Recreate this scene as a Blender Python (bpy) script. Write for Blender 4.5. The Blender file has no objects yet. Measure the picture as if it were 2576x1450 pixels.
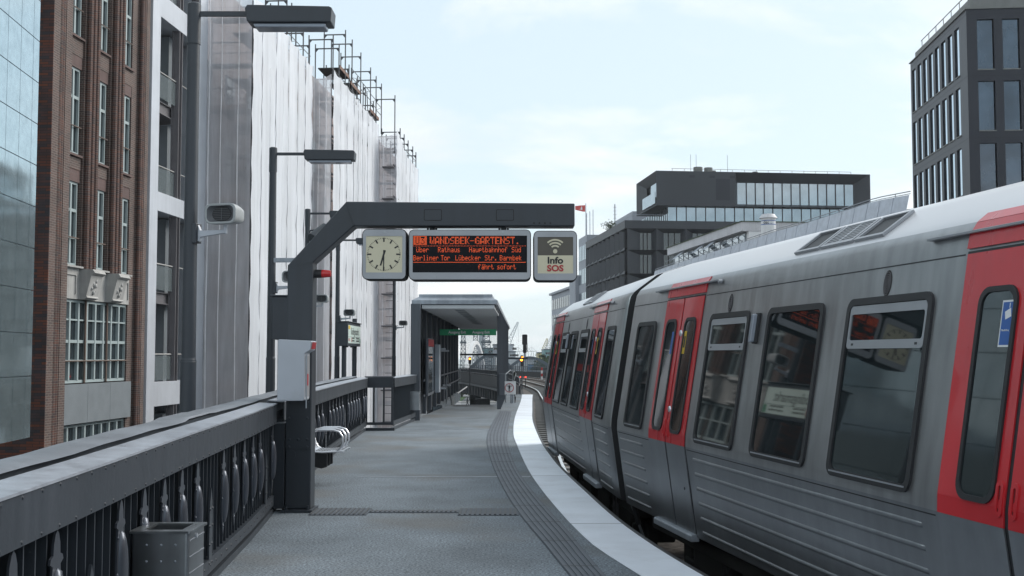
import bpy, math, random
from mathutils import Vector, Matrix
random.seed(7)
R = math.radians
sc = bpy.context.scene
COL = sc.collection

# ------------------------------------------------------------------ camera, world, sun
EYE = 1.65
FPX, CX, CY = 2862.0, 1288.0, 725.0            # the photograph measured at 2576 px wide
PITCH = math.atan(168.0 / FPX)
cam = bpy.data.cameras.new('camera'); cam.lens = 40.0; cam.sensor_width = 36.0
cam.clip_start = 0.1; cam.clip_end = 6000
co = bpy.data.objects.new('camera', cam); COL.objects.link(co)
co.location = (0, 0, EYE); co.rotation_euler = (math.pi / 2 + PITCH, 0, 0)
sc.camera = co
sc.view_settings.view_transform = 'Standard'; sc.view_settings.look = 'None'
sc.view_settings.exposure = 0.22; sc.view_settings.gamma = 1.0
SUN_EL, SUN_AZ = R(38), R(58)                  # azimuth measured from +Y towards +X
w = bpy.data.worlds.new("World"); sc.world = w; w.use_nodes = True
N = w.node_tree.nodes; L = w.node_tree.links
for n in list(N): N.remove(n)
out = N.new('ShaderNodeOutputWorld'); bg = N.new('ShaderNodeBackground')
sky = N.new('ShaderNodeTexSky'); sky.sky_type = 'NISHITA'; sky.sun_disc = False
sky.sun_elevation = SUN_EL; sky.sun_rotation = SUN_AZ
sky.air_density = 1.0; sky.dust_density = 1.2; sky.ozone_density = 1.0
tc = N.new('ShaderNodeTexCoord'); sep = N.new('ShaderNodeSeparateXYZ'); L.new(tc.outputs['Generated'], sep.inputs[0])
zz = N.new('ShaderNodeMath'); zz.operation = 'ADD'; zz.inputs[1].default_value = 0.28; L.new(sep.outputs['Z'], zz.inputs[0])
zm = N.new('ShaderNodeMath'); zm.operation = 'MAXIMUM'; zm.inputs[1].default_value = 0.08; L.new(zz.outputs[0], zm.inputs[0])
dv = N.new('ShaderNodeVectorMath'); dv.operation = 'DIVIDE'; L.new(tc.outputs['Generated'], dv.inputs[0])
cb = N.new('ShaderNodeCombineXYZ')
for k in range(3): L.new(zm.outputs[0], cb.inputs[k])
L.new(cb.outputs[0], dv.inputs[1])
mp = N.new('ShaderNodeMapping'); mp.inputs['Scale'].default_value = (1.0, 1.25, 1.0); mp.inputs['Location'].default_value = (1.3, 5.2, 2.0)
L.new(dv.outputs[0], mp.inputs[0])
nz = N.new('ShaderNodeTexNoise'); nz.inputs['Scale'].default_value = 1.55; nz.inputs['Detail'].default_value = 9; nz.inputs['Roughness'].default_value = 0.55
nz.inputs['Distortion'].default_value = 0.25
L.new(mp.outputs[0], nz.inputs['Vector'])
cr = N.new('ShaderNodeValToRGB'); cr.color_ramp.elements[0].position = 0.46; cr.color_ramp.elements[1].position = 0.64
cr.color_ramp.elements[0].color = (0.0, 0.0, 0.0, 1); cr.color_ramp.elements[1].color = (1, 1, 1, 1)
L.new(nz.outputs['Fac'], cr.inputs[0])
nz2 = N.new('ShaderNodeTexNoise'); nz2.inputs['Scale'].default_value = 3.1; nz2.inputs['Detail'].default_value = 6; L.new(mp.outputs[0], nz2.inputs['Vector'])
cc = N.new('ShaderNodeValToRGB'); cc.color_ramp.elements[0].position = 0.35; cc.color_ramp.elements[1].position = 0.62
cc.color_ramp.elements[0].color = (7.2, 7.6, 8.0, 1); cc.color_ramp.elements[1].color = (9.0, 9.0, 9.0, 1)
L.new(nz2.outputs['Fac'], cc.inputs[0])
mx = N.new('ShaderNodeMix'); mx.data_type = 'RGBA'
# thin high veil everywhere, plus the clouds
veil = N.new('ShaderNodeMix'); veil.data_type = 'RGBA'; veil.inputs[0].default_value = 0.74
veil.inputs[7].default_value = (6.9, 8.1, 8.75, 1)
L.new(sky.outputs[0], veil.inputs[6])
L.new(cr.outputs[0], mx.inputs[0]); L.new(veil.outputs[2], mx.inputs[6]); L.new(cc.outputs[0], mx.inputs[7])
L.new(mx.outputs[2], bg.inputs[0]); bg.inputs[1].default_value = 0.112
L.new(bg.outputs[0], out.inputs[0])
sl = bpy.data.lights.new('sun', 'SUN'); sl.energy = 3.0; sl.angle = R(34); sl.color = (1.0, 0.95, 0.88)
so = bpy.data.objects.new('sun', sl); COL.objects.link(so)
sdir = Vector((math.sin(SUN_AZ) * math.cos(SUN_EL), math.cos(SUN_AZ) * math.cos(SUN_EL), math.sin(SUN_EL)))
so.rotation_euler = sdir.to_track_quat('Z', 'Y').to_euler()

# ------------------------------------------------------------------ helpers
def ray(x, y):
    a = (x - CX) / FPX; b = -(y - CY) / FPX; c, s = math.cos(PITCH), math.sin(PITCH)
    return (a, c - b * s, s + b * c)
def at(x, y, Y):
    r = ray(x, y); t = Y / r[1]; return Vector((r[0] * t, Y, EYE + r[2] * t))

def tag(o, label=None, cat=None, group=None, kind=None):
    if label: o['label'] = label
    if cat: o['category'] = cat
    if group: o['group'] = group
    if kind: o['kind'] = kind
    return o
def thing(name, label, cat, loc=(0, 0, 0), rotz=0.0, group=None):
    o = bpy.data.objects.new(name, None); COL.objects.link(o)
    o.location = loc; o.rotation_euler = (0, 0, rotz); o.empty_display_size = 0.2
    return tag(o, label, cat, group)
def basis(o):
    m = Matrix.Translation(o.location) @ o.rotation_euler.to_matrix().to_4x4()
    return basis(o.parent) @ m if o.parent else m

def rrect(a0, a1, b0, b1, r, n=4):
    p = []
    for cx, cy, s in ((a1 - r, b1 - r, 0), (a0 + r, b1 - r, 90), (a0 + r, b0 + r, 180), (a1 - r, b0 + r, 270)):
        for k in range(n + 1):
            t = R(s + 90.0 * k / n); p.append((cx + r * math.cos(t), cy + r * math.sin(t)))
    return p
XZ = lambda a, b, d: (a, d, b)          # polygon in x,z extruded in y
YZ = lambda a, b, d: (d, a, b)
XY = lambda a, b, d: (a, b, d)

class MB:
    def __init__(s, T=None): s.v = []; s.f = []; s.m = []; s.T = T; s.cur = 0
    def add(s, vs, fs, T=None):
        T = T or s.T
        o = len(s.v); s.v += [tuple(T(*p)) if T else tuple(p) for p in vs]
        for f in fs: s.f.append([i + o for i in f]); s.m.append(s.cur)
        return s
    def box(s, x0, x1, y0, y1, z0, z1, T=None):
        return s.add([(x0,y0,z0),(x1,y0,z0),(x1,y1,z0),(x0,y1,z0),(x0,y0,z1),(x1,y0,z1),(x1,y1,z1),(x0,y1,z1)],
              [(0,3,2,1),(4,5,6,7),(0,1,5,4),(1,2,6,5),(2,3,7,6),(3,0,4,7)], T)
    def prism(s, poly, d0, d1, fn=XZ, caps=True):
        n = len(poly); vs = [fn(a, b, d0) for a, b in poly] + [fn(a, b, d1) for a, b in poly]
        fs = [(i, (i + 1) % n, n + (i + 1) % n, n + i) for i in range(n)]
        if caps: fs += [tuple(range(n - 1, -1, -1)), tuple(range(n, 2 * n))]
        return s.add(vs, fs)
    def ring(s, po, pi, d0, d1, fn=XZ):
        n = len(po); vs = [fn(a, b, d) for d in (d0, d1) for P in (po, pi) for a, b in P]
        fs = []
        for i in range(n):
            j = (i + 1) % n
            fs += [(i, j, n + j, n + i), (2*n + i, 3*n + i, 3*n + j, 2*n + j), (i, 2*n + i, 2*n + j, j), (n + i, n + j, 3*n + j, 3*n + i)]
        return s.add(vs, fs)
    def cyl(s, p0, p1, r0, r1=None, n=10, caps=True):
        p0 = Vector(p0); p1 = Vector(p1); r1 = r0 if r1 is None else r1
        d = (p1 - p0).normalized(); a = d.orthogonal().normalized(); b = d.cross(a)
        vs = []
        for p, r in ((p0, r0), (p1, r1)):
            for k in range(n):
                t = 2 * math.pi * k / n; vs.append(p + a * (r * math.cos(t)) + b * (r * math.sin(t)))
        fs = [(i, (i + 1) % n, n + (i + 1) % n, n + i) for i in range(n)]
        if caps: fs += [tuple(range(n - 1, -1, -1)), tuple(range(n, 2 * n))]
        return s.add([tuple(q) for q in vs], fs)
    def tube(s, pts, r, n=8):
        pts = [Vector(p) for p in pts]; vs = []; prev = None
        for i, p in enumerate(pts):
            d = (pts[min(i + 1, len(pts) - 1)] - pts[max(i - 1, 0)]).normalized()
            a = d.orthogonal().normalized() if prev is None else (prev - d * prev.dot(d)).normalized()
            prev = a; b = d.cross(a)
            for k in range(n):
                t = 2 * math.pi * k / n; vs.append(tuple(p + a * (r * math.cos(t)) + b * (r * math.sin(t))))
        fs = []
        for i in range(len(pts) - 1):
            for k in range(n):
                fs.append((i*n + k, i*n + (k+1) % n, (i+1)*n + (k+1) % n, (i+1)*n + k))
        fs += [tuple(range(n - 1, -1, -1)), tuple((len(pts)-1)*n + k for k in range(n))]
        return s.add(vs, fs)
    def bar(s, p0, p1, w, h=None):       # rectangular bar between two points
        p0 = Vector(p0); p1 = Vector(p1); h = h or w; d = (p1 - p0).normalized()
        up = Vector((0, 0, 1)) if abs(d.z) < 0.95 else Vector((0, 1, 0))
        a = d.cross(up).normalized() * (w / 2); b = a.cross(d).normalized() * (h / 2)
        vs = [p + q for p in (p0, p1) for q in (-a - b, a - b, a + b, -a + b)]
        return s.add([tuple(q) for q in vs], [(0,3,2,1),(4,5,6,7),(0,1,5,4),(1,2,6,5),(2,3,7,6),(3,0,4,7)])
    def dome(s, c, r, ax=(0, -1, 0), h=0.6, n=6):
        c = Vector(c); ax = Vector(ax).normalized(); a = ax.orthogonal().normalized(); b = ax.cross(a); vs = []
        for q, hh in ((1, 0), (0.75, 0.66 * h), ):
            for k in range(n):
                t = 2 * math.pi * k / n; vs.append(tuple(c + (a * math.cos(t) + b * math.sin(t)) * (r * q) + ax * (r * hh)))
        vs.append(tuple(c + ax * (r * h)))
        fs = [(i, (i+1) % n, n + (i+1) % n, n + i) for i in range(n)] + [(n + i, n + (i+1) % n, 2*n) for i in range(n)]
        return s.add(vs, fs)
    def quad(s, a, b, c, d): return s.add([a, b, c, d], [(0, 1, 2, 3)])
    def build(s, name, mats, parent=None, world=False, smooth=False, bevel=0.0, label=None):
        vs = s.v
        if parent is not None and world:
            im = basis(parent).inverted(); vs = [tuple(im @ Vector(p)) for p in vs]
        me = bpy.data.meshes.new(name); me.from_pydata(vs, [], s.f); me.update()
        mats = mats if isinstance(mats, (list, tuple)) else [mats]
        for m in mats: me.materials.append(m)
        if len(mats) > 1: me.polygons.foreach_set('material_index', s.m)
        import bmesh
        bm = bmesh.new(); bm.from_mesh(me); bmesh.ops.recalc_face_normals(bm, faces=bm.faces); bm.to_mesh(me); bm.free()
        if smooth:
            me.polygons.foreach_set('use_smooth', [True] * len(me.polygons))
            try: me.set_sharp_from_angle(angle=R(38))
            except Exception: pass
        o = bpy.data.objects.new(name, me); COL.objects.link(o)
        if parent is not None: o.parent = parent
        if bevel:
            b = o.modifiers.new('bevel', 'BEVEL'); b.width = bevel; b.segments = 2; b.limit_method = 'ANGLE'; b.angle_limit = R(40)
        if label: o['label'] = label
        return o
def kids(o): return [c for c in KIDS() if c.parent == o]
def KIDS(): return list(COL.objects)
def copy_tree(o, parent=None, index=None):
    if index is None:
        index = {}
        for c in COL.objects:
            if c.parent: index.setdefault(c.parent.name, []).append(c)
    c = o.copy(); COL.objects.link(c)
    if parent: c.parent = parent
    for ch in index.get(o.name, []): copy_tree(ch, c, index)
    return c
def copy_part(o, parent=None, loc=None, rotz=None):
    c = o.copy(); COL.objects.link(c)
    if parent: c.parent = parent
    if loc is not None: c.location = loc
    if rotz is not None: c.rotation_euler = (0, 0, rotz)
    return c

# ------------------------------------------------------------------ materials
def mat(name, col, rough=0.5, metal=0.0, var=0.12, scale=2.0, bump=0.0, bscale=40.0, streak=0.0, spec=0.5, ior=1.5, dirt=None, coat=0.0):
    m = bpy.data.materials.new(name); m.use_nodes = True; nt = m.node_tree; n = nt.nodes; l = nt.links
    b = n['Principled BSDF']; b.inputs['Roughness'].default_value = rough; b.inputs['Metallic'].default_value = metal
    b.inputs['Specular IOR Level'].default_value = spec; b.inputs['IOR'].default_value = ior; b.inputs['Coat Weight'].default_value = coat
    t = n.new('ShaderNodeTexCoord')
    nn = n.new('ShaderNodeTexNoise'); nn.inputs['Scale'].default_value = scale; nn.inputs['Detail'].default_value = 6
    l.new(t.outputs['Object'], nn.inputs['Vector'])
    mr = n.new('ShaderNodeMapRange'); mr.inputs[1].default_value = 0.3; mr.inputs[2].default_value = 0.7
    mr.inputs[3].default_value = 1 - var; mr.inputs[4].default_value = 1 + var
    l.new(nn.outputs['Fac'], mr.inputs[0]); last = mr.outputs[0]
    if streak:
        mp = n.new('ShaderNodeMapping'); mp.inputs['Scale'].default_value = (6, 6, 0.35); l.new(t.outputs['Object'], mp.inputs[0])
        n3 = n.new('ShaderNodeTexNoise'); n3.inputs['Scale'].default_value = 1.6; n3.inputs['Detail'].default_value = 5; l.new(mp.outputs[0], n3.inputs['Vector'])
        m3 = n.new('ShaderNodeMapRange'); m3.inputs[1].default_value = 0.3; m3.inputs[2].default_value = 0.7
        m3.inputs[3].default_value = 1 - streak; m3.inputs[4].default_value = 1 + streak; l.new(n3.outputs['Fac'], m3.inputs[0])
        mm = n.new('ShaderNodeMath'); mm.operation = 'MULTIPLY'; l.new(last, mm.inputs[0]); l.new(m3.outputs[0], mm.inputs[1]); last = mm.outputs[0]
        mr2 = n.new('ShaderNodeMapRange'); mr2.inputs[3].default_value = max(0.02, rough - 0.1); mr2.inputs[4].default_value = rough + 0.12
        l.new(n3.outputs['Fac'], mr2.inputs[0]); l.new(mr2.outputs[0], b.inputs['Roughness'])
    sc_ = n.new('ShaderNodeVectorMath'); sc_.operation = 'SCALE'; sc_.inputs[0].default_value = col; l.new(last, sc_.inputs['Scale'])
    l.new(sc_.outputs[0], b.inputs['Base Color'])
    if dirt:
        n4 = n.new('ShaderNodeTexNoise'); n4.inputs['Scale'].default_value = dirt[1]; n4.inputs['Detail'].default_value = 8; n4.inputs['Roughness'].default_value = 0.65
        l.new(t.outputs['Object'], n4.inputs['Vector'])
        r4 = n.new('ShaderNodeMapRange'); r4.inputs[1].default_value = 0.52; r4.inputs[2].default_value = 0.75; r4.inputs[4].default_value = dirt[2]; l.new(n4.outputs['Fac'], r4.inputs[0])
        x4 = n.new('ShaderNodeMix'); x4.data_type = 'RGBA'; l.new(r4.outputs[0], x4.inputs[0]); l.new(sc_.outputs[0], x4.inputs[6]); x4.inputs[7].default_value = (*dirt[0], 1)
        l.new(x4.outputs[2], b.inputs['Base Color'])
    if bump:
        nb = n.new('ShaderNodeTexNoise'); nb.inputs['Scale'].default_value = bscale; nb.inputs['Detail'].default_value = 4; l.new(t.outputs['Object'], nb.inputs['Vector'])
        bb = n.new('ShaderNodeBump'); bb.inputs['Strength'].default_value = bump; bb.inputs['Distance'].default_value = 0.02; l.new(nb.outputs['Fac'], bb.inputs['Height']); l.new(bb.outputs[0], b.inputs['Normal'])
    return m
def emis(name, col, s):
    m = bpy.data.materials.new(name); m.use_nodes = True; b = m.node_tree.nodes['Principled BSDF']
    b.inputs['Base Color'].default_value = (*[c * 0.5 for c in col], 1); b.inputs['Emission Color'].default_value = (*col, 1); b.inputs['Emission Strength'].default_value = s
    return m
def brick(name, c1, c2, mortar, bw=0.25, bh=0.075, ms=0.012, rough=0.8, rot=False):
    m = bpy.data.materials.new(name); m.use_nodes = True; nt = m.node_tree; n = nt.nodes; l = nt.links; b = n['Principled BSDF']
    b.inputs['Roughness'].default_value = rough
    t = n.new('ShaderNodeTexCoord'); s = n.new('ShaderNodeSeparateXYZ'); l.new(t.outputs['Object'], s.inputs[0])
    a = n.new('ShaderNodeMath'); a.operation = 'ADD'; l.new(s.outputs['X'], a.inputs[0]); l.new(s.outputs['Y'], a.inputs[1])
    c = n.new('ShaderNodeCombineXYZ')
    if rot: l.new(s.outputs['Z'], c.inputs['X']); l.new(a.outputs[0], c.inputs['Y'])
    else: l.new(a.outputs[0], c.inputs['X']); l.new(s.outputs['Z'], c.inputs['Y'])
    bt = n.new('ShaderNodeTexBrick'); bt.inputs['Scale'].default_value = 1.0; bt.inputs['Brick Width'].default_value = bw; bt.inputs['Row Height'].default_value = bh
    bt.inputs['Mortar Size'].default_value = ms; bt.inputs['Mortar Smooth'].default_value = 0.2; bt.inputs['Bias'].default_value = -0.1
    bt.inputs['Color1'].default_value = (*c1, 1); bt.inputs['Color2'].default_value = (*c2, 1); bt.inputs['Mortar'].default_value = (*mortar, 1)
    l.new(c.outputs[0], bt.inputs['Vector'])
    nn = n.new('ShaderNodeTexNoise'); nn.inputs['Scale'].default_value = 1.2; nn.inputs['Detail'].default_value = 8; l.new(t.outputs['Object'], nn.inputs['Vector'])
    mr = n.new('ShaderNodeMapRange'); mr.inputs[1].default_value = 0.3; mr.inputs[2].default_value = 0.7; mr.inputs[3].default_value = 0.75; mr.inputs[4].default_value = 1.25; l.new(nn.outputs['Fac'], mr.inputs[0])
    v = n.new('ShaderNodeVectorMath'); v.operation = 'SCALE'; l.new(bt.outputs['Color'], v.inputs[0]); l.new(mr.outputs[0], v.inputs['Scale']); l.new(v.outputs[0], b.inputs['Base Color'])
    bb = n.new('ShaderNodeBump'); bb.inputs['Strength'].default_value = 0.5; bb.inputs['Distance'].default_value = 0.01; bb.invert = True; l.new(bt.outputs['Fac'], bb.inputs['Height']); l.new(bb.outputs[0], b.inputs['Normal'])
    return m
def netting(name, col, alpha, scale=0.8, trans=0.35):
    m = bpy.data.materials.new(name); m.use_nodes = True; nt = m.node_tree; n = nt.nodes; l = nt.links
    b = n['Principled BSDF']; o = n['Material Output']; b.inputs['Roughness'].default_value = 0.55
    t = n.new('ShaderNodeTexCoord'); mp = n.new('ShaderNodeMapping'); mp.inputs['Scale'].default_value = (1.6, 1.6, 0.16); l.new(t.outputs['Object'], mp.inputs[0])
    nn = n.new('ShaderNodeTexNoise'); nn.inputs['Scale'].default_value = scale; nn.inputs['Detail'].default_value = 8; nn.inputs['Roughness'].default_value = 0.6; l.new(mp.outputs[0], nn.inputs['Vector'])
    mr = n.new('ShaderNodeMapRange'); mr.inputs[1].default_value = 0.35; mr.inputs[2].default_value = 0.65; mr.inputs[3].default_value = 0.90; mr.inputs[4].default_value = 1.06; l.new(nn.outputs['Fac'], mr.inputs[0])
    v = n.new('ShaderNodeVectorMath'); v.operation = 'SCALE'; v.inputs[0].default_value = col; l.new(mr.outputs[0], v.inputs['Scale']); l.new(v.outputs[0], b.inputs['Base Color'])
    tl = n.new('ShaderNodeBsdfTranslucent'); l.new(v.outputs[0], tl.inputs['Color'])
    m1 = n.new('ShaderNodeMixShader'); m1.inputs[0].default_value = trans; l.new(b.outputs[0], m1.inputs[1]); l.new(tl.outputs[0], m1.inputs[2])
    tp = n.new('ShaderNodeBsdfTransparent'); m2 = n.new('ShaderNodeMixShader')
    ma = n.new('ShaderNodeMapRange'); ma.inputs[1].default_value = 0.3; ma.inputs[2].default_value = 0.7; ma.inputs[3].default_value = min(0.99, alpha * 1.3); ma.inputs[4].default_value = max(0, alpha * 0.7)
    l.new(nn.outputs['Fac'], ma.inputs[0]); l.new(ma.outputs[0], m2.inputs[0]); l.new(m1.outputs[0], m2.inputs[1]); l.new(tp.outputs[0], m2.inputs[2]); l.new(m2.outputs[0], o.inputs[0])
    return m
def pane(name, col, alpha, rough=0.02, ior=1.5):
    m = bpy.data.materials.new(name); m.use_nodes = True; nt = m.node_tree; n = nt.nodes; l = nt.links
    b = n['Principled BSDF']; o = n['Material Output']; b.inputs['Roughness'].default_value = rough; b.inputs['Base Color'].default_value = (*col, 1); b.inputs['IOR'].default_value = ior
    tp = n.new('ShaderNodeBsdfTransparent'); m2 = n.new('ShaderNodeMixShader'); m2.inputs[0].default_value = alpha
    l.new(b.outputs[0], m2.inputs[1]); l.new(tp.outputs[0], m2.inputs[2]); l.new(m2.outputs[0], o.inputs[0])
    return m
def platform_mat():
    m = bpy.data.materials.new('platform_granules'); m.use_nodes = True; nt = m.node_tree; n = nt.nodes; l = nt.links; b = n['Principled BSDF']
    b.inputs['Roughness'].default_value = 0.75
    t = n.new('ShaderNodeTexCoord')
    n1 = n.new('ShaderNodeTexNoise'); n1.inputs['Scale'].default_value = 48; n1.inputs['Detail'].default_value = 2; n1.inputs['Roughness'].default_value = 0.8; l.new(t.outputs['Object'], n1.inputs['Vector'])
    r1 = n.new('ShaderNodeValToRGB'); e = r1.color_ramp.elements; e[0].position = 0.38; e[0].color = (0.050, 0.066, 0.080, 1); e[1].position = 0.62; e[1].color = (0.222, 0.262, 0.300, 1)
    l.new(n1.outputs['Fac'], r1.inputs[0])
    n2 = n.new('ShaderNodeTexNoise'); n2.inputs['Scale'].default_value = 0.9; n2.inputs['Detail'].default_value = 9; n2.inputs['Roughness'].default_value = 0.62; l.new(t.outputs['Object'], n2.inputs['Vector'])
    m2 = n.new('ShaderNodeMapRange'); m2.inputs[1].default_value = 0.3; m2.inputs[2].default_value = 0.72; m2.inputs[3].default_value = 0.68; m2.inputs[4].default_value = 1.2; l.new(n2.outputs['Fac'], m2.inputs[0])
    v = n.new('ShaderNodeVectorMath'); v.operation = 'SCALE'; l.new(r1.outputs[0], v.inputs[0]); l.new(m2.outputs[0], v.inputs['Scale'])
    # brown stains
    n3 = n.new('ShaderNodeTexNoise'); n3.inputs['Scale'].default_value = 0.6; n3.inputs['Detail'].default_value = 7; l.new(t.outputs['Object'], n3.inputs['Vector'])
    m3 = n.new('ShaderNodeMapRange'); m3.inputs[1].default_value = 0.52; m3.inputs[2].default_value = 0.74; m3.inputs[4].default_value = 0.65; l.new(n3.outputs['Fac'], m3.inputs[0])
    x = n.new('ShaderNodeMix'); x.data_type = 'RGBA'; l.new(m3.outputs[0], x.inputs[0]); l.new(v.outputs[0], x.inputs[6]); x.inputs[7].default_value = (0.115, 0.105, 0.09, 1)
    vo = n.new('ShaderNodeTexVoronoi'); vo.inputs['Scale'].default_value = 1.7; l.new(t.outputs['Object'], vo.inputs['Vector'])
    mv = n.new('ShaderNodeMapRange'); mv.inputs[1].default_value = 0.035; mv.inputs[2].default_value = 0.055; mv.inputs[3].default_value = 0.7; mv.inputs[4].default_value = 0.0; l.new(vo.outputs['Distance'], mv.inputs[0])
    x2 = n.new('ShaderNodeMix'); x2.data_type = 'RGBA'; l.new(mv.outputs[0], x2.inputs[0]); l.new(x.outputs[2], x2.inputs[6]); x2.inputs[7].default_value = (0.055, 0.06, 0.065, 1)
    l.new(x2.outputs[2], b.inputs['Base Color'])
    bb = n.new('ShaderNodeBump'); bb.inputs['Strength'].default_value = 0.4; bb.inputs['Distance'].default_value = 0.004; l.new(n1.outputs['Fac'], bb.inputs['Height']); l.new(bb.outputs[0], b.inputs['Normal'])
    return m
M = {}
M['platform'] = platform_mat()
M['white_line'] = mat('white_coating', (0.68, 0.73, 0.80), 0.6, var=0.08, scale=1.6, bump=0.25, bscale=120, dirt=((0.50, 0.52, 0.56), 1.2, 0.6))
M['tactile'] = mat('tactile_grey', (0.062, 0.074, 0.092), 0.65, var=0.15, scale=3, bump=0.2, bscale=90)
M['tactile2'] = mat('tactile_rib_grey', (0.080, 0.094, 0.115), 0.6, var=0.12, scale=3)
M['joint'] = mat('joint_dark', (0.05, 0.055, 0.06), 0.6)
M['anthracite'] = mat('anthracite_paint', (0.031, 0.038, 0.048), 0.42, 0.0, var=0.10, scale=1.5, bump=0.06, bscale=25, streak=0.10)
M['cap'] = mat('sky_sheen_cap_paint', (0.34, 0.37, 0.42), 0.32, 0.35, var=0.14, scale=1.2, bump=0.05, bscale=7, streak=0.14)  # paler than the railing: the sky's reflection is painted into the cap colour
M['cover'] = mat('worn_cover_sheet', (0.17, 0.185, 0.21), 0.45, 0.3, var=0.2, scale=1.5, bump=0.15, bscale=6, streak=0.1)
M['anthracite2'] = mat('anthracite_metal', (0.085, 0.095, 0.115), 0.32, 0.6, var=0.14, scale=1.2, bump=0.08, bscale=9, streak=0.12)
M['darkgap'] = mat('dark_gap', (0.012, 0.012, 0.014), 0.8)
M['shelter'] = mat('shelter_grey_paint', (0.070, 0.080, 0.096), 0.45, var=0.1, scale=1.5, streak=0.08)
M['rubber'] = mat('black_rubber', (0.02, 0.021, 0.024), 0.55)
M['steel'] = mat('stainless_steel', (0.31, 0.33, 0.35), 0.3, 0.9, var=0.1, scale=5, streak=0.1)
M['chrome'] = mat('polished_steel', (0.66, 0.68, 0.72), 0.32, 0.75, var=0.06, scale=8)
M['galv'] = mat('galvanised_steel', (0.30, 0.33, 0.37), 0.5, 0.4, var=0.2, scale=1.4, streak=0.15)
M['train'] = mat('brushed_train_side', (0.37, 0.375, 0.385), 0.38, 0.8, var=0.10, scale=0.9, bump=0.03, bscale=5, streak=0.15, dirt=((0.19, 0.185, 0.18), 1.0, 0.4))
M['train_low'] = mat('dirty_train_skirt', (0.26, 0.272, 0.29), 0.36, 0.75, var=0.08, scale=1.2, bump=0.03, bscale=5, streak=0.11, dirt=((0.16, 0.17, 0.185), 1.6, 0.45))
M['train_roof'] = mat('pale_train_roof', (0.60, 0.60, 0.62), 0.30, 0.25, var=0.05, scale=0.6)
M['red'] = mat('red_door_paint', (0.53, 0.022, 0.030), 0.30, 0.0, var=0.10, scale=1.5, streak=0.06, coat=0.3)
M['red_dark'] = mat('dark_red_recess', (0.16, 0.01, 0.012), 0.5)
M['glass'] = mat('dark_window_glass', (0.012, 0.017, 0.019), 0.03, 0.0, var=0.3, scale=1.5, ior=1.75, bump=0.012, bscale=1.3)
M['bglass'] = mat('building_window_glass', (0.02, 0.028, 0.034), 0.04, 0.0, var=0.35, scale=0.7, ior=1.9, bump=0.01, bscale=1.1)
M['bglass_sky'] = mat('reflective_office_glass', (0.34, 0.40, 0.44), 0.04, 0.85, var=0.12, scale=0.5, ior=2.0)
M['mirror_glass'] = mat('mirrored_tower_glass', (0.60, 0.70, 0.78), 0.03, 0.95, var=0.06, scale=0.3, ior=2.0)
M['undercarriage'] = mat('undercarriage_black', (0.018, 0.017, 0.017), 0.85, var=0.3, scale=3)
M['alu'] = mat('aluminium_grey', (0.33, 0.345, 0.37), 0.4, 0.3, var=0.08, scale=3)
M['white'] = mat('white_paint', (0.72, 0.73, 0.74), 0.5, var=0.05, scale=4)
M['box_grey'] = mat('light_grey_casing', (0.44, 0.47, 0.52), 0.42, 0.1, var=0.06, scale=3, dirt=((0.34, 0.35, 0.37), 2.5, 0.5))
M['cream'] = mat('cream_dial', (0.60, 0.56, 0.41), 0.4, var=0.04, scale=3)
M['black'] = mat('black_print', (0.012, 0.012, 0.014), 0.5)
M['blackscreen'] = mat('black_screen', (0.006, 0.007, 0.010), 0.45, spec=0.15)
M['brown'] = mat('brown_sign_field', (0.085, 0.075, 0.06), 0.4)
M['red_print'] = mat('red_print', (0.40, 0.03, 0.035), 0.45)
M['yellow'] = mat('yellow_sticker', (0.62, 0.42, 0.03), 0.5)
M['blue'] = mat('blue_sticker', (0.03, 0.11, 0.36), 0.5)
M['green_sign'] = mat('green_exit_sign', (0.03, 0.34, 0.16), 0.4)
M['signpanel'] = mat('pale_green_sign', (0.52, 0.62, 0.58), 0.4, var=0.03)
M['green_print'] = mat('green_print', (0.02, 0.20, 0.10), 0.5)
M['led'] = emis('orange_led', (1.0, 0.13, 0.03), 0.85)
M['amber'] = emis('amber_lamp', (1.0, 0.28, 0.02), 9)
M['redlamp_lit'] = emis('red_tail_lamp', (1.0, 0.03, 0.01), 5)
M['beacon'] = mat('red_beacon_lens', (0.55, 0.015, 0.02), 0.25, coat=0.4)
M['horn'] = mat('horn_shade_grey', (0.085, 0.09, 0.10), 0.5)  # darker than the speaker body: shade inside the funnel put into the colour
M['plastic'] = mat('pale_grey_plastic', (0.30, 0.32, 0.33), 0.45, var=0.06, scale=5, dirt=((0.25, 0.26, 0.25), 6, 0.5))
M['lens'] = mat('clear_lamp_lens', (0.28, 0.31, 0.36), 0.12, 0.2)
M['brick_dark'] = brick('dark_clinker_brick', (0.055, 0.048, 0.055), (0.20, 0.062, 0.032), (0.035, 0.033, 0.033), bw=0.42, bh=0.085, ms=0.008)
M['brick'] = brick('red_brown_brick', (0.095, 0.055, 0.048), (0.055, 0.040, 0.040), (0.145, 0.125, 0.11))
M['brick_lintel'] = brick('brick_soldier_course', (0.11, 0.062, 0.058), (0.08, 0.048, 0.046), (0.10, 0.08, 0.075), bw=0.25, bh=0.08, rot=True)
M['brick_pier'] = brick('orange_pier_brick', (0.115, 0.048, 0.034), (0.045, 0.034, 0.037), (0.12, 0.10, 0.09))
M['brick_back'] = brick('brick_behind_netting', (0.22, 0.17, 0.165), (0.18, 0.14, 0.14), (0.24, 0.21, 0.20), bw=0.5, bh=0.15)
M['stone'] = mat('pale_stone', (0.32, 0.32, 0.315), 0.8, var=0.15, scale=2, streak=0.12)
M['wframe'] = mat('grey_green_window_frame', (0.31, 0.37, 0.38), 0.5, var=0.06)
M['ledger'] = mat('rusty_rail', (0.12, 0.085, 0.07), 0.6)
M['steelclad'] = mat('pale_steel_cladding', (0.52, 0.55, 0.60), 0.38, 0.25, var=0.08, scale=0.7, streak=0.06)
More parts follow.
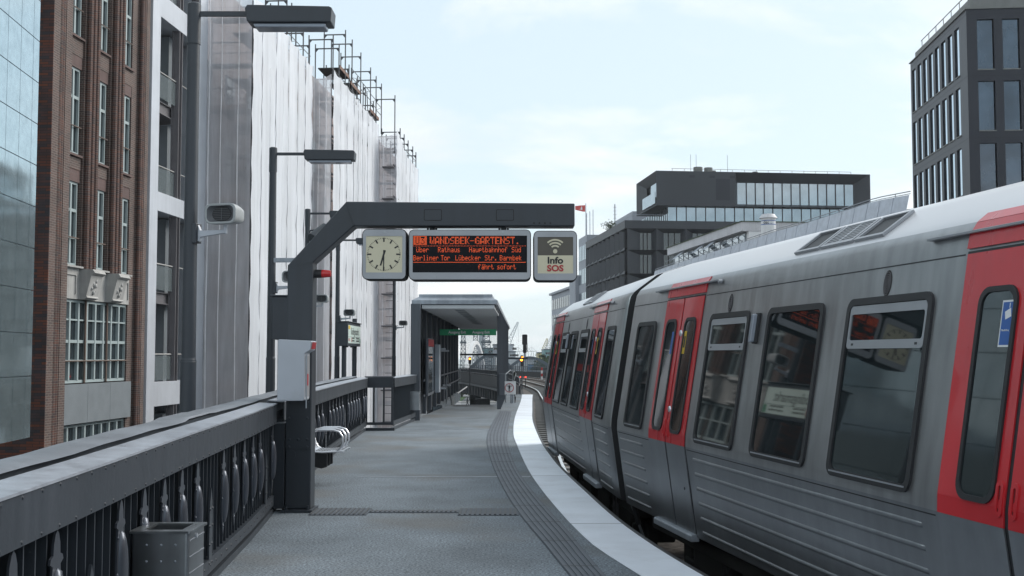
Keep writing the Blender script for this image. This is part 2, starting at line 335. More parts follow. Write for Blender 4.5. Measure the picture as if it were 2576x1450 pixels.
M['steeldark'] = mat('brown_grey_steel', (0.135, 0.13, 0.14), 0.5, 0.2, var=0.1)
M['loggia'] = mat('grey_loggia_panel', (0.19, 0.215, 0.235), 0.5, 0.1, var=0.08)
M['net_front'] = netting('white_sheeting', (0.80, 0.84, 0.90), 0.09, trans=0.20)
M['net_end'] = netting('translucent_net', (0.84, 0.85, 0.90), 0.38, 1.0, trans=0.4)
M['seam'] = mat('sheet_seam', (0.50, 0.50, 0.53), 0.6)
M['tape'] = mat('white_tape', (0.80, 0.80, 0.82), 0.6)
M['scaf'] = mat('scaffold_steel', (0.10, 0.105, 0.115), 0.5, 0.3)
M['scaf_in'] = mat('scaffold_steel_grey', (0.10, 0.10, 0.11), 0.5, 0.3)
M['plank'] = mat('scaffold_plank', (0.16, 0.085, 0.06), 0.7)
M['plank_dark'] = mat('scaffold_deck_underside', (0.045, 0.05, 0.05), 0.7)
M['tower'] = mat('dark_tower_cladding', (0.012, 0.015, 0.025), 0.42, 0.1, var=0.08, scale=0.4)
M['tower_trim'] = mat('tower_parapet', (0.16, 0.165, 0.16), 0.6)
M['cblock'] = mat('charcoal_panel', (0.032, 0.037, 0.046), 0.5, 0.1, var=0.10, scale=0.15, streak=0.05)
M['greyblock'] = mat('far_grey_facade', (0.30, 0.32, 0.36), 0.6, var=0.08, scale=0.2)
M['whiteblock'] = mat('dirty_white_fascia', (0.52, 0.52, 0.54), 0.6, var=0.12, scale=0.5, streak=0.1)
M['perf'] = mat('perforated_pale_panel', (0.42, 0.46, 0.52), 0.45, 0.3, var=0.12, scale=2.5)
M['ballast'] = mat('ballast_stone', (0.105, 0.095, 0.088), 0.9, var=0.55, scale=9, bump=1.0, bscale=14)
M['rail'] = mat('polished_rail_head', (0.72, 0.74, 0.76), 0.16, 1.0)
M['railside'] = mat('rusty_rail_side', (0.075, 0.055, 0.045), 0.7)
M['sleeper'] = mat('weathered_sleeper', (0.16, 0.165, 0.165), 0.8, var=0.2, scale=4)
M['street'] = mat('street_asphalt', (0.17, 0.18, 0.19), 0.8, var=0.15, scale=0.2)
M['grass'] = mat('grass_green', (0.05, 0.11, 0.025), 0.9, var=0.4, scale=1)
M['water'] = mat('harbour_water', (0.08, 0.11, 0.13), 0.15, var=0.1, scale=0.02)
M['far_teal'] = mat('far_teal_shed', (0.16, 0.30, 0.32), 0.6)
M['far_blue'] = mat('far_blue_shed', (0.08, 0.20, 0.36), 0.6)
M['far_pale'] = mat('far_pale_hall', (0.42, 0.45, 0.48), 0.6)
M['far_steel'] = mat('far_crane_steel', (0.09, 0.115, 0.14), 0.6)
M['far_yellow'] = mat('far_crane_ochre', (0.42, 0.36, 0.18), 0.6)
M['foliage'] = mat('foliage_green', (0.05, 0.075, 0.035), 0.8, var=0.5, scale=0.8)
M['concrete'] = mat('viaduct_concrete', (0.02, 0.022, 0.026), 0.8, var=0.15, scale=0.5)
M['flag_red'] = mat('flag_red', (0.62, 0.10, 0.09), 0.7)
M['cloth'] = mat('dark_clothing', (0.03, 0.032, 0.04), 0.8)
M['skin'] = mat('skin_tone', (0.35, 0.20, 0.14), 0.6)
M['clearglass'] = pane('clear_shelter_glass', (0.03, 0.045, 0.045), 0.88)
M['tower_glass'] = mat('office_glass_sky_blue', (0.07, 0.10, 0.135), 0.04, 0.6, var=0.5, scale=0.35, ior=2.0)  # blue in the base colour stands in for reflected sky
M['balglass'] = pane('balustrade_glass', (0.16, 0.19, 0.20), 0.55)
M['ceiling'] = mat('white_soffit', (0.52, 0.54, 0.56), 0.5, var=0.04)
M['stoneglass'] = None
def stone_glass():
    m = bpy.data.materials.new('polished_green_stone_panels'); m.use_nodes = True; nt = m.node_tree; n = nt.nodes; l = nt.links; b = n['Principled BSDF']
    t = n.new('ShaderNodeTexCoord')
    n1 = n.new('ShaderNodeTexNoise'); n1.inputs['Scale'].default_value = 2.2; n1.inputs['Detail'].default_value = 10; n1.inputs['Roughness'].default_value = 0.75; l.new(t.outputs['Object'], n1.inputs['Vector'])
    r = n.new('ShaderNodeValToRGB'); e = r.color_ramp.elements; e[0].position = 0.3; e[0].color = (0.34, 0.44, 0.48, 1); e[1].position = 0.72; e[1].color = (0.54, 0.66, 0.71, 1); l.new(n1.outputs['Fac'], r.inputs[0])
    l.new(r.outputs[0], b.inputs['Base Color']); b.inputs['Roughness'].default_value = 0.07; b.inputs['IOR'].default_value = 2.2; b.inputs['Metallic'].default_value = 0.8
    n2 = n.new('ShaderNodeTexNoise'); n2.inputs['Scale'].default_value = 0.8; l.new(t.outputs['Object'], n2.inputs['Vector'])
    bb = n.new('ShaderNodeBump'); bb.inputs['Strength'].default_value = 0.03; bb.inputs['Distance'].default_value = 0.1; l.new(n2.outputs['Fac'], bb.inputs['Height']); l.new(bb.outputs[0], b.inputs['Normal'])
    return m
M['stoneglass'] = stone_glass()

def text(name, s, size, m, parent, loc, rot=(math.pi / 2, 0, 0), align='CENTER', sx=1.0, ext=0.001, bold=0.0):
    c = bpy.data.curves.new(name, 'FONT'); c.body = s; c.size = size; c.align_x = align; c.align_y = 'CENTER'; c.extrude = ext; c.offset = bold; c.resolution_u = 3
    to = bpy.data.objects.new(name + '_tmp', c); COL.objects.link(to)
    dg = bpy.context.evaluated_depsgraph_get(); dg.update()
    me = bpy.data.meshes.new_from_object(to.evaluated_get(dg)); bpy.data.objects.remove(to)
    me.name = name; me.materials.clear(); me.materials.append(m)
    o = bpy.data.objects.new(name, me); COL.objects.link(o)
    if parent is not None: o.parent = parent
    o.location = loc; o.rotation_euler = rot; o.scale = (sx, 1, 1)
    return o

# ------------------------------------------------------------------ ground, street, water
ST = -8.0
tag(MB().box(-400, 400, -60, 330, ST - 0.5, ST).build('street', M['street']), kind='structure')
tag(MB().box(-2400, 2400, 330, 2600, ST - 1.6, ST - 1.1).build('water', M['water']), kind='structure')
tag(MB().box(-16.5, -10.5, 238, 262, ST + 0.004, ST + 0.05).build('grass', M['grass']), kind='structure')
tag(MB().box(-30, -2, 232, 236, ST + 0.004, ST + 0.12).build('pavement', M['stone']), kind='structure')

# ------------------------------------------------------------------ platform
def lerp(tab, y):
    if y <= tab[0][1]: 
        (x0, y0), (x1, y1) = tab[0], tab[1]
    else:
        for (x0, y0), (x1, y1) in zip(tab, tab[1:]):
            if y <= y1: break
    return x0 + (x1 - x0) * (y - y0) / (y1 - y0)
def smooth_tab(tab, step=0.5):
    """Catmull-Rom through the (x, y) stations"""
    P = [Vector((a, b)) for a, b in tab]; P = [P[0] * 2 - P[1]] + P + [P[-1] * 2 - P[-2]]; o = []
    for i in range(1, len(P) - 2):
        n = max(2, int((P[i+1] - P[i]).length / step))
        for k in range(n):
            t = k / n; a, b, c, d = P[i-1], P[i], P[i+1], P[i+2]
            q = 0.5 * ((2*b) + (c - a)*t + (2*a - 5*b + 4*c - d)*t*t + (3*b - a - 3*c + d)*t**3); o.append((q.x, q.y))
    o.append(tab[-1]); return o
LEFT = [(-1.45, -3), (-1.85, 4.04), (-1.96, 5.5), (-2.10, 7.13), (-2.33, 10.13), (-2.50, 12.05), (-2.82, 16.05), (-3.04, 20.6), (-3.20, 25.0)]
LEFT2 = [(-2.62, 25.0), (-2.40, 28.9), (-2.40, 60)]
EDGE = smooth_tab([(3.95, -3), (2.88, 0.5), (2.10, 4.5), (1.47, 8.4), (1.25, 9.8), (1.05, 11.6), (0.89, 13.9), (0.72, 16.6), (0.62, 19.3), (0.56, 22), (0.53, 28.4), (0.63, 34.7), (0.78, 43.0), (0.88, 47.5)])
WIN = smooth_tab([(3.2, -3), (2.3, 0.5), (1.6, 4.5), (1.00, 8.4), (0.72, 9.83), (0.48, 12.34), (0.25, 16.05), (0.09, 20.97), (0.03, 24.15), (0.08, 30.3), (0.31, 40.6), (0.42, 47.5)])
TACL = smooth_tab([(2.0, -3), (1.45, 2), (0.75, 6), (0.43, 8.6), (0.28, 10.03), (0.09, 11.74), (-0.11, 14.16), (-0.33, 17.84), (-0.48, 21.93), (-0.50, 25.44), (-0.37, 33.47)])
TACR = smooth_tab([(2.3, -3), (1.72, 2), (1.0, 6), (0.70, 8.6), (0.53, 10.7), (0.29, 13.37), (0.07, 16.61), (-0.07, 20.97), (-0.09, 24.15), (-0.02, 33.47)])
def strip(mb, ta, tb, y0, y1, z0, z1, step=0.5):
    n = max(1, int(round((y1 - y0) / step)))
    ys = [y0 + (y1 - y0) * k / n for k in range(n + 1)]
    for a, b in zip(ys, ys[1:]):
        fa = ta if callable(ta) else (lambda y: lerp(ta, y)); fb = tb if callable(tb) else (lambda y: lerp(tb, y))
        mb.add([(fa(a), a, z0), (fb(a), a, z0), (fb(b), b, z0), (fa(b), b, z0), (fa(a), a, z1), (fb(a), a, z1), (fb(b), b, z1), (fa(b), b, z1)],
               [(0,3,2,1), (4,5,6,7), (1,2,6,5), (3,0,4,7)] + ([(0,1,5,4)] if a == y0 else []) + ([(2,3,7,6)] if b == ys[-1] else []))
pb = MB()
SX0, SX1, SY0, SY1 = -2.3, -0.55, 37.6, 51.0
strip(pb, LEFT, EDGE, -3, 25.0, -0.35, 0)
strip(pb, lambda y: -2.75 + 0.055 * (y - 25), EDGE, 25.0, SY0, -0.35, 0)
strip(pb, lambda y: SX1, EDGE, SY0, 47.5, -0.35, 0)
strip(pb, lambda y: -2.6, lambda y: SX0, SY0, SY1, -0.35, 0)
tag(pb.build('platform', M['platform']), kind='structure')
wb = MB(); strip(wb, WIN, lambda y: lerp(EDGE, y) - 0.015, -3, 47.4, 0.003, 0.008)
tag(wb.build('platform_edge_strip', M['white_line']), kind='structure')
eb = MB(); strip(eb, lambda y: lerp(EDGE, y) - 0.012, lambda y: lerp(EDGE, y) + 0.03, -3, 47.45, -0.12, 0.006)
tag(eb.build('platform_edge_trim', M['rubber']), kind='structure')
tb = MB(); strip(tb, TACL, TACR, -3, 33.4, 0.003, 0.007); tb.cur = 1
for k in range(6):
    f0, f1 = (k + 0.14) / 6, (k + 0.74) / 6
    strip(tb, lambda y, f=f0: lerp(TACL, y) * (1 - f) + lerp(TACR, y) * f, lambda y, f=f1: lerp(TACL, y) * (1 - f) + lerp(TACR, y) * f, -3, 33.38, 0.007, 0.0125)
tb.cur = 2
for y in (5.6, 6.7, 7.8, 8.95, 10.15, 11.3, 12.5, 13.7, 14.9, 16.2, 17.6, 19, 20.4, 22):
    a, b = lerp(TACL, y), lerp(TACR, y); tb.box(a, b, y, y + 0.02, 0.0126, 0.0135)
# raised cross strips leading to the portal column
def plate(x0, x1, y0, y1, n, full=True):
    tb.cur = 0; tb.box(x0, x1, y0, y1, 0.003, 0.0068) 
    tb.cur = 2
    w_ = (x1 - x0) / n
    for k in range(n): tb.box(x0 + w_ * (k + 0.12), x0 + w_ * (k + 0.55), y0 + 0.03, y1 - 0.03, 0.007, 0.013)
plate(-2.10, -1.50, 11.82, 12.34, 12); plate(-1.498, -0.56, 12.0, 12.2, 19); plate(-0.558, 0.07, 11.80, 12.32, 12)
plate(-1.9, -0.6, 36.6, 37.2, 20)
tag(tb.build('tactile_paving', [M['tactile'], M['tactile2'], M['joint']]), kind='structure')
jb = MB()
for y, x0, x1 in ((15.5, -2.1, 0.25), (25.3, -2.4, 0.02), (7.0, -9, -9)):
    if x0 > -5: jb.box(x0, x1, y, y + 0.03, 0.002, 0.0026); jb.box(x0, x1, y + 0.05, y + 0.09, 0.002, 0.0024)
jb.cur = 1
for y in (11.2, 15.6, 19.6, 25.4, 31, 37, 43): a, b = lerp(WIN, y), lerp(EDGE, y); jb.box(a, b, y, y + 0.012, 0.0085, 0.0092)
tag(jb.build('platform_joints', [M['galv'], M['joint']]), kind='structure')
# platform substructure wall below the edge
sb = MB(); strip(sb, lambda y: lerp(EDGE, y) - 0.4, lambda y: lerp(EDGE, y) - 0.15, -3, 47.5, -1.6, -0.352, 1.0)
tag(sb.build('platform_edge_wall', M['undercarriage']), kind='structure')

# ------------------------------------------------------------------ viaduct with tracks
RAILP = smooth_tab([(5.0, -6), (3.35, 3), (2.34, 9.5), (1.85, 12.8), (1.30, 20), (1.20, 28), (1.37, 36.9), (1.52, 50), (1.75, 62), (1.84, 71.3), (1.74, 87.6), (0.46, 108), (-0.9, 121), (-5.0, 143), (-12, 164), (-25, 184), (-46, 200), (-75, 212)], 1.0)
def offset_path(P, d):
    o = []
    for i, (x, y) in enumerate(P):
        a = Vector(P[max(0, i-1)]); b = Vector(P[min(len(P)-1, i+1)]); t = (b - a).normalized(); o.append((x + t.y * d, y - t.x * d))
    return o
def path_slab(mb, P, d0, d1, z0, z1, i0=0, i1=None):
    A = offset_path(P, d0)[i0:i1]; B = offset_path(P, d1)[i0:i1]; n = len(A); vs = []
    for (ax, ay), (bx, by) in zip(A, B): vs += [(ax, ay, z0), (bx, by, z0), (bx, by, z1), (ax, ay, z1)]
    fs = []
    for i in range(n - 1):
        o = i * 4
        for a, b in ((0,1),(1,2),(2,3),(3,0)): fs.append((o + a, o + b, o + 4 + b, o + 4 + a))
    fs += [(3,2,1,0), tuple((n-1)*4 + k for k in range(4))]
    mb.add(vs, fs)
RZ = -0.95
iP = next(i for i, p in enumerate(RAILP) if p[1] > 48)
vb = MB(); path_slab(vb, RAILP, -1.15, 7.4, -1.75, RZ - 0.2)
tag(vb.build('ballast', M['ballast']), kind='structure')
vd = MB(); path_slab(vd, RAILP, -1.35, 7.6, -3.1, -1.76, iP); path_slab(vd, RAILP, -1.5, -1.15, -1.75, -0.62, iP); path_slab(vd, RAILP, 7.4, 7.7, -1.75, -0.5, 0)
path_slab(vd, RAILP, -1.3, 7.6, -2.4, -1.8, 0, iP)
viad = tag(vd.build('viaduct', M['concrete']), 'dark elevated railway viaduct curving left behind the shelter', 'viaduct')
B0 = offset_path(RAILP, 0)
for x, y in ((-3.2, 124), (-1.15, 107), (0.9, 88), (1.3, 70), (1.2, 54), (-11.5, 166), (-30, 189), (-55, 206)):
    for dx in (0, 6.2): MB().box(x + dx - 0.8, x + dx + 0.8, y - 0.8, y + 0.8, ST, -3.1).build('pier', M['concrete'], viad)
st_ = MB(); PV = offset_path(RAILP, -1.36)
for i in range(iP + 8, len(PV) - 30, 2):
    x, y = PV[i]; st_.box(x - 0.12, x + 0.05, y - 0.06, y + 0.06, -3.05, -1.8)
st_.build('stiffeners', M['anthracite'], viad)['kind'] = 'stuff'
m = MB(); path_slab(m, RAILP, -1.62, -1.3, -1.95, -1.78, iP); m.build('edge_beam', M['anthracite'], viad)
def rails(off, z=RZ, lab='', grp='running rails of the two tracks'):
    m = MB(); path_slab(m, RAILP, off - 0.06, off + 0.06, z - 0.15, z - 0.13); path_slab(m, RAILP, off - 0.012, off + 0.012, z - 0.13, z - 0.03); m.cur = 1; path_slab(m, RAILP, off - 0.036, off + 0.036, z - 0.03, z)
    o = m.build('rail', [M['railside'], M['rail']]); return tag(o, lab, 'rail', grp)
rails(0, lab='shiny near rail curving along the platform edge')
rails(1.435, lab='second rail from the platform, mostly under the train')
rails(3.7, lab='third rail from the platform, left rail of the outer track')
rails(5.135, lab='outermost rail on the far side of the outer track')
m = MB(); path_slab(m, RAILP, 2.35, 2.5, RZ - 0.02, RZ + 0.1); path_slab(m, RAILP, 3.05, 3.13, RZ, RZ + 0.06); tag(m.build('power_rail', M['railside']), 'dark covered power rail running between the two tracks', 'power rail')
sp = None
S1 = offset_path(RAILP, 0.7175); S2 = offset_path(RAILP, 4.4)
cnt = 0
for base, lab in ((S1, 'weathered sleeper of the near track beside the platform'),):
    acc = 0.0; last = Vector(base[0])
    for i in range(1, len(base) - 1):
        p = Vector(base[i]); acc += (p - last).length; last = p
        if acc >= 0.75 and p.y > 17 and p.y < 100:
            acc = 0; t = Vector(base[i+1]) - Vector(base[i-1]); ang = math.atan2(t.y, t.x) - math.pi / 2
            if sp is None:
                sp = MB().box(-1.2, 1.2, -0.12, 0.12, RZ - 0.24, RZ - 0.152).build('sleeper', M['sleeper'], bevel=0.01); o = sp
            else: o = copy_part(sp)
            o.location = (p.x, p.y, 0); o.rotation_euler = (0, 0, ang)
            tag(o, lab, 'sleeper', 'sleepers of the near track' if base is S1 else 'sleepers of the outer track'); cnt += 1

# ------------------------------------------------------------------ platform railing (left)
def leaf_mesh(parent):
    m = MB(); n = 10
    # shield plate
    pl = [(-.03, -.25), (.0, -.33), (.03, -.25), (.055, -.2), (.062, -.08), (.062, .10), (.05, .17), (.085, .185), (.075, .205), (.045, .215), (.04, .26), (.02, .30), (0, .315), (-.02, .30), (-.04, .26), (-.045, .215), (-.075, .205), (-.085, .185), (-.05, .17), (-.062, .10), (-.062, -.08), (-.055, -.2)]
    m.prism([(a, b) for a, b in pl], -0.005, 0.005, XZ)
    # bulging leaf (half ellipsoid)
    vs = [(0, -0.008, -.24)]; K = 9; Q = 8
    for i in range(1, K):
        t = math.pi * i / K; zz_ = -.24 + .40 * (1 - math.cos(t)) / 2; rr = math.sin(t) ** 0.8
        for k in range(Q + 1):
            a = math.pi * k / Q; vs.append((-.050 * rr * math.cos(a), -0.006 - .038 * rr * math.sin(a), zz_))
    vs.append((0, -0.008, .16)); fs = []
    for k in range(Q): fs.append((0, 1 + k, 2 + k)); e = 1 + (K - 2) * (Q + 1); fs.append((len(vs) - 1, e + k + 1, e + k))
    for i in range(K - 2):
        for k in range(Q): a = 1 + i * (Q + 1) + k; fs.append((a, a + Q + 1, a + Q + 2, a + 1))
    m.add(vs, fs)
    for x, z in ((.055, .13), (-.055, .13), (.06, -.05), (-.06, -.05), (0, -.26)): m.dome((x, -0.006, z), 0.011)
    return m.build('leaf_ornament', M['anthracite2'], parent, smooth=True)
def arrow_mesh(parent):
    m = MB(); m.prism([(-.06, -.38), (.06, -.38), (.06, .02), (.045, .1), (0, .2), (-.045, .1), (-.06, .02)], -0.006, 0.008, XZ)
    for z in (-.33, -.2, -.07, .05): m.dome((.045, -0.006, z), 0.012); m.dome((-.045, -0.006, z), 0.012)
    return m.build('arrow_plate', M['anthracite'], parent)
leafM = arrowM = barM = None
def make_railing(label, pts, bar_step, leaf_step=None, outer=True, ornate=True, closed_start=True):
    global leafM, arrowM, barM
    x0, y0 = pts[0]; t = thing('platform_railing', label, 'railing', (x0, y0, 0))
    def frames():
        for (xa, ya), (xb, yb) in zip(pts, pts[1:]):
            a = Vector((xa, ya)); b = Vector((xb, yb)); d = (b - a).normalized(); yield a, b, d, Vector((d.y, -d.x))
    cap, fas, bot, riv, top = MB(), MB(), MB(), MB(), MB()
    for a, b, d, n in frames():
        def P(p, off, z): q = p + n * off; return (q.x, q.y, z)
        def sweep(mb, prof):
            k = len(prof); vs = [P(p, o, z) for p in (a, b) for o, z in prof]
            mb.add(vs, [(i, (i+1) % k, k + (i+1) % k, k + i) for i in range(k)] + [tuple(range(k)), tuple(range(2*k-1, k-1, -1))])
        sweep(fas, [(0.035, 0.94), (0.05, 0.94), (0.05, 1.143), (0.035, 1.143)])
        sweep(cap, [(0.056, 1.136), (0.056, 1.148), (-0.128, 1.158), (-0.135, 1.152), (-0.135, 1.0), (-0.128, 1.0), (-0.125, 1.145)])
        sweep(bot, [(0.01, 0.10), (0.03, 0.10), (0.03, 0.2), (0.01, 0.2)]); sweep(bot, [(-0.03, 0.18), (0.008, 0.18), (0.008, 0.2), (-0.03, 0.2)]); sweep(bot, [(-0.06, 0.0), (0.02, 0.0), (0.02, 0.055), (-0.06, 0.055)])
        L_ = (b - a).length; q = 0.0
        while q < L_:
            p = a + d * q
            fas.dome(P(p, 0.05, 1.12), 0.009, (n.x, n.y, 0)); fas.dome(P(p, 0.05, 0.955), 0.009, (n.x, n.y, 0)); bot.dome(P(p, 0.03, 0.15), 0.011, (n.x, n.y, 0)); q += 0.22
    fas.build('fascia', M['anthracite'], t, world=True); cap.build('cap', M['cap'], t, world=True); bot.build('bottom_rail', M['anthracite'], t, world=True)
    q_l = 0.2; q_b = 0.05; nb = 0; carry_b = bar_step; carry_l = (leaf_step or 99) * 0.5; li = 0
    for a, b, d, n in frames():
        L_ = (b - a).length; ang = math.atan2(d.y, d.x)
        while carry_b < L_:
            p = a + d * carry_b; carry_b += bar_step
            if p.y < 3.2: continue
            nb += 1
            if barM is None:
                barM = MB().box(-0.006, 0.006, -0.006, 0.048, 0.19, 0.945).build('bar', M['anthracite'], t); o = barM
            else: o = copy_part(barM, t)
            o.location = (p.x - x0, p.y - y0, 0); o.rotation_euler = (0, 0, ang)
        carry_b -= L_
        while ornate and carry_l < L_:
            p = a + d * carry_l; carry_l += leaf_step; li += 1
            if p.y < 3.2: continue
            if li % 6 == 5:
                if arrowM is None: arrowM = arrow_mesh(t); o = arrowM
                else: o = copy_part(arrowM, t)
                z = 0.5
            else:
                if leafM is None: leafM = leaf_mesh(t); o = leafM
                else: o = copy_part(leafM, t)
                z = 0.615
            o.location = (p.x + n.x * 0.025 - x0, p.y + n.y * 0.025 - y0, z); o.rotation_euler = (0, 0, ang)
        carry_l -= L_
    return t
make_railing('long near railing with leaf ornaments from the foreground to the portal column', LEFT[:5] + [(-2.49, 11.85)], 0.135, 0.5)
make_railing('middle railing behind the bench, from the portal column to the step in the wall', [(-2.52, 12.4), (-2.82, 16.05), (-3.04, 20.6), (-3.20, 24.95)], 0.15, 0.5)
r3 = make_railing('short plain railing between the corner step and the exit shelter', [(-2.62, 25.02), (-2.45, 28.7)], 0.14, None, ornate=False)
# the step panel facing the camera
t = thing('corner_railing', 'narrow open railing panel facing the camera at the step in the railing', 'railing', (-3.2, 25.0, 0))
MB().box(-3.2, -2.6, 24.94, 24.99, 0.93, 1.16).build('fascia', M['anthracite'], t, world=True)
MB().box(-3.22, -2.58, 24.93, 25.16, 1.162, 1.18).build('cap', M['anthracite2'], t, world=True)
MB().box(-3.2, -2.6, 24.95, 24.99, 0.12, 0.18).build('bottom_rail', M['anthracite'], t, world=True)
MB().box(-3.2, -2.56, 24.9, 25.0, 0.0, 0.06).build('kerb', M['anthracite'], t, world=True)
for x in (-3.18, -3.02, -2.80, -2.62): MB().box(x - 0.02, x + 0.02, 24.955, 24.985, 0.181, 0.929).build('bar', M['anthracite'], t, world=True)
# outer girder with its wavy cover
def cover():
    t = thing('edge_girder', 'grey edge girder with dented sheet cover outside the railing', 'girder', (-2.2, 4, -1))
    m = MB(); P = []
    pts = [(-1.45, -3), (-1.85, 4.04), (-1.96, 5.5), (-2.10, 7.13), (-2.33, 10.13), (-2.5, 12.05), (-2.82, 16.05), (-3.04, 20.6), (-3.2, 24.9)]
    sm = []
    for (xa, ya), (xb, yb) in zip(pts, pts[1:]):
        n = max(2, int((yb - ya) / 0.25))
        for k in range(n): sm.append((xa + (xb - xa) * k / n, ya + (yb - ya) * k / n))
    K = 5; vs = []; fs = []
    for i, (x, y) in enumerate(sm):
        wv = 0.006 * math.sin(y * 2.1) + 0.005 * math.sin(y * 5.3 + 1) + (0.03 if 8.2 < y < 9.2 else 0)
        for o, z in ((-0.165, 1.172 + wv * .3), (-0.150 - wv * .5, 1.176 + wv * .3), (-0.18, 1.184 + wv * .4), (-0.28, 1.188 - wv * .3), (-0.39 , 1.178 + wv * .4), (-0.40, 1.06)):
            vs.append((x + o, y, z))
    K = 6
    for i in range(len(sm) - 1):
        for k in range(K - 1): fs.append((i*K + k, i*K + k + 1, (i+1)*K + k + 1, (i+1)*K + k))
    m.add(vs, fs); m.build('cover', M['cover'], t, world=True, smooth=True)
    g = MB()
    for (xa, ya), (xb, yb) in zip(pts, pts[1:]):
        g.add([(xa-.38,ya,-.9),(xa-.18,ya,-.9),(xb-.18,yb,-.9),(xb-.38,yb,-.9),(xa-.38,ya,1.168),(xa-.18,ya,1.168),(xb-.18,yb,1.168),(xb-.38,yb,1.168)],[(0,3,2,1),(4,5,6,7),(0,1,5,4),(1,2,6,5),(2,3,7,6),(3,0,4,7)])
    g.build('web', M['anthracite'], t, world=True)
# the near stretch has a closed girder behind the bars, further on one sees through
cover()

# ------------------------------------------------------------------ portal mast with hanging displays
PY = 12.1
t = portal = thing('sign_portal', 'dark grey angular steel portal arm standing at the railing', 'sign gantry', (-2.26, PY, 0))
poly = [(-2.39, 0.03), (-2.12, 0.03), (-2.12, 2.63), (-1.69, 3.02), (0.67, 3.02), (0.67, 3.265), (-1.77, 3.285), (-2.39, 2.60)]
m = MB(); m.prism(poly, PY - 0.02, PY + 0.24, XZ); m.build('frame', M['anthracite'], t, world=True, bevel=0.012)
m = MB(); m.bar((-1.77, PY - 0.021, 3.28), (-1.69, PY - 0.021, 3.025), 0.004, 0.012); m.bar((-2.385, PY - 0.021, 2.60), (-2.125, PY - 0.021, 2.63), 0.004, 0.012); m.build('weld_seam', M['anthracite'], t, world=True)
m = MB(); m.box(-2.42, -2.09, PY - 0.1, PY + 0.3, 0.0, 0.028)
for x in (-2.37, -2.14): m.cyl((x, PY - 0.06, 0.028), (x, PY - 0.06, 0.07), 0.018, n=6)
m.build('base_plate', M['anthracite'], t, world=True)
m = MB(); m.box(-2.385, -2.125, PY - 0.03, PY - 0.02, 0.66, 1.2)
for z in (0.76, 0.98, 1.15, 0.68): 
    for x in (-2.35, -2.16): m.dome((x, PY - 0.03, z), 0.017)
m.dome((-2.255, PY - 0.03, 0.76), 0.017); m.cyl((-2.33, PY - 0.021, 0.6), (-2.33, PY - 0.026, 0.6), 0.05, n=20)
m.build('rivet_plate', M['anthracite'], t, world=True)
m = MB(); m.box(-2.52, -2.40, PY - 0.01, PY + 0.2, 0.03, 0.93); m.build('stiffener', M['anthracite'], t, world=True, bevel=0.006)
for x0 in (-0.94, -0.17):
    m = MB(); po = rrect(x0, x0 + 0.19, 3.08, 3.2, 0.012); pi = rrect(x0 + 0.006, x0 + 0.184, 3.086, 3.194, 0.01)
    m.ring(po, pi, PY - 0.0225, PY - 0.0202); m.cur = 1; m.prism(pi, PY - 0.024, PY - 0.0205)
    m.build('access_cover', [M['darkgap'], M['anthracite']], t, world=True)
m = MB()
for k in range(4): m.cyl((0.235 + 0.058 * k, PY - 0.0212, 3.052), (0.235 + 0.058 * k, PY - 0.0202, 3.052), 0.010, n=10)
m.build('drain_holes', M['darkgap'], t, world=True)
for x in (-0.86, -0.09):
    m = MB(); m.cyl((x, PY + 0.11, 2.985), (x, PY + 0.11, 3.02), 0.03); m.box(x - 0.06, x + 0.06, PY + 0.05, PY + 0.17, 2.983, 2.992)
    for s in (-0.045, 0.045): m.cyl((x + s, PY + 0.08, 2.992), (x + s, PY + 0.08, 3.01), 0.012, n=6)
    m.build('hanger', M['anthracite'], t, world=True)

def housing(name, label, cat, x0, x1, z0, z1, win):
    """rounded grey sign box; win = inner window rectangle"""
    t = thing(name, label, cat, ((x0 + x1) / 2, PY, z0)); r = 0.055; y0, y1 = PY - 0.06, PY + 0.24
    po = rrect(x0, x1, z0, z1, r); m = MB(); m.prism(po, y0 + 0.012, y1, XZ)
    m.cur = 1; pf = rrect(x0 + 0.008, x1 - 0.008, z0 + 0.008, z1 - 0.008, r - 0.006); wi = rrect(win[0], win[1], win[2], win[3], 0.003)
    m.ring(pf, wi, y0, y0 + 0.0115)
    m.build('housing', [M['darkgap'], M['alu']], t, world=True, smooth=True)
    m = MB()
    for x in ([(x0 + x1) / 2] if x1 - x0 < 0.8 else [x0 + 0.3, x1 - 0.3]):
        for z in (z0 + 0.032, z1 - 0.032): m.cyl((x, y0 - 0.004, z), (x, y0, z), 0.012, n=10)
    m.build('screw', M['steel'], t, world=True)
    return t, y0
# clock
ct, y0 = housing('platform_clock', 'square station clock with cream dial hanging left under the portal arm', 'clock', -1.592, -1.122, 2.447, 2.987, (-1.552, -1.165, 2.522, 2.91))
MB().box(-1.552, -1.165, y0 + 0.006, y0 + 0.012, 2.522, 2.91).build('dial', M['cream'], ct, world=True)
m = MB(); cx, cz = -1.362, 2.716
for k in range(60):
    a = 2 * math.pi * k / 60; r1 = 0.178; r0 = 0.132 if k % 5 == 0 else 0.165; wd = 0.016 if k % 5 == 0 else 0.0055
    d = Vector((math.sin(a), 0, math.cos(a))); n = Vector((d.z, 0, -d.x)) * wd / 2; c = Vector((cx, y0 + 0.005, cz))
    m.quad(*(tuple(c + q) for q in (d*r0 - n, d*r0 + n, d*r1 + n, d*r1 - n)))
m.build('hour_marks', M['black'], ct, world=True)
for nm, ang, ln, wd, yy in (('hour_hand', 196, 0.125, 0.022, 0.004), ('minute_hand', 180.5, 0.175, 0.014, 0.003)):
    a = R(ang); d = Vector((math.sin(a), 0, math.cos(a))); n = Vector((d.z, 0, -d.x)) * wd / 2; c = Vector((cx, y0 + yy, cz))
    MB().quad(*(tuple(c + q) for q in (d*-0.045 - n, d*-0.045 + n, d*ln + n*.7, d*ln - n*.7))).build(nm, M['black'], ct, world=True)
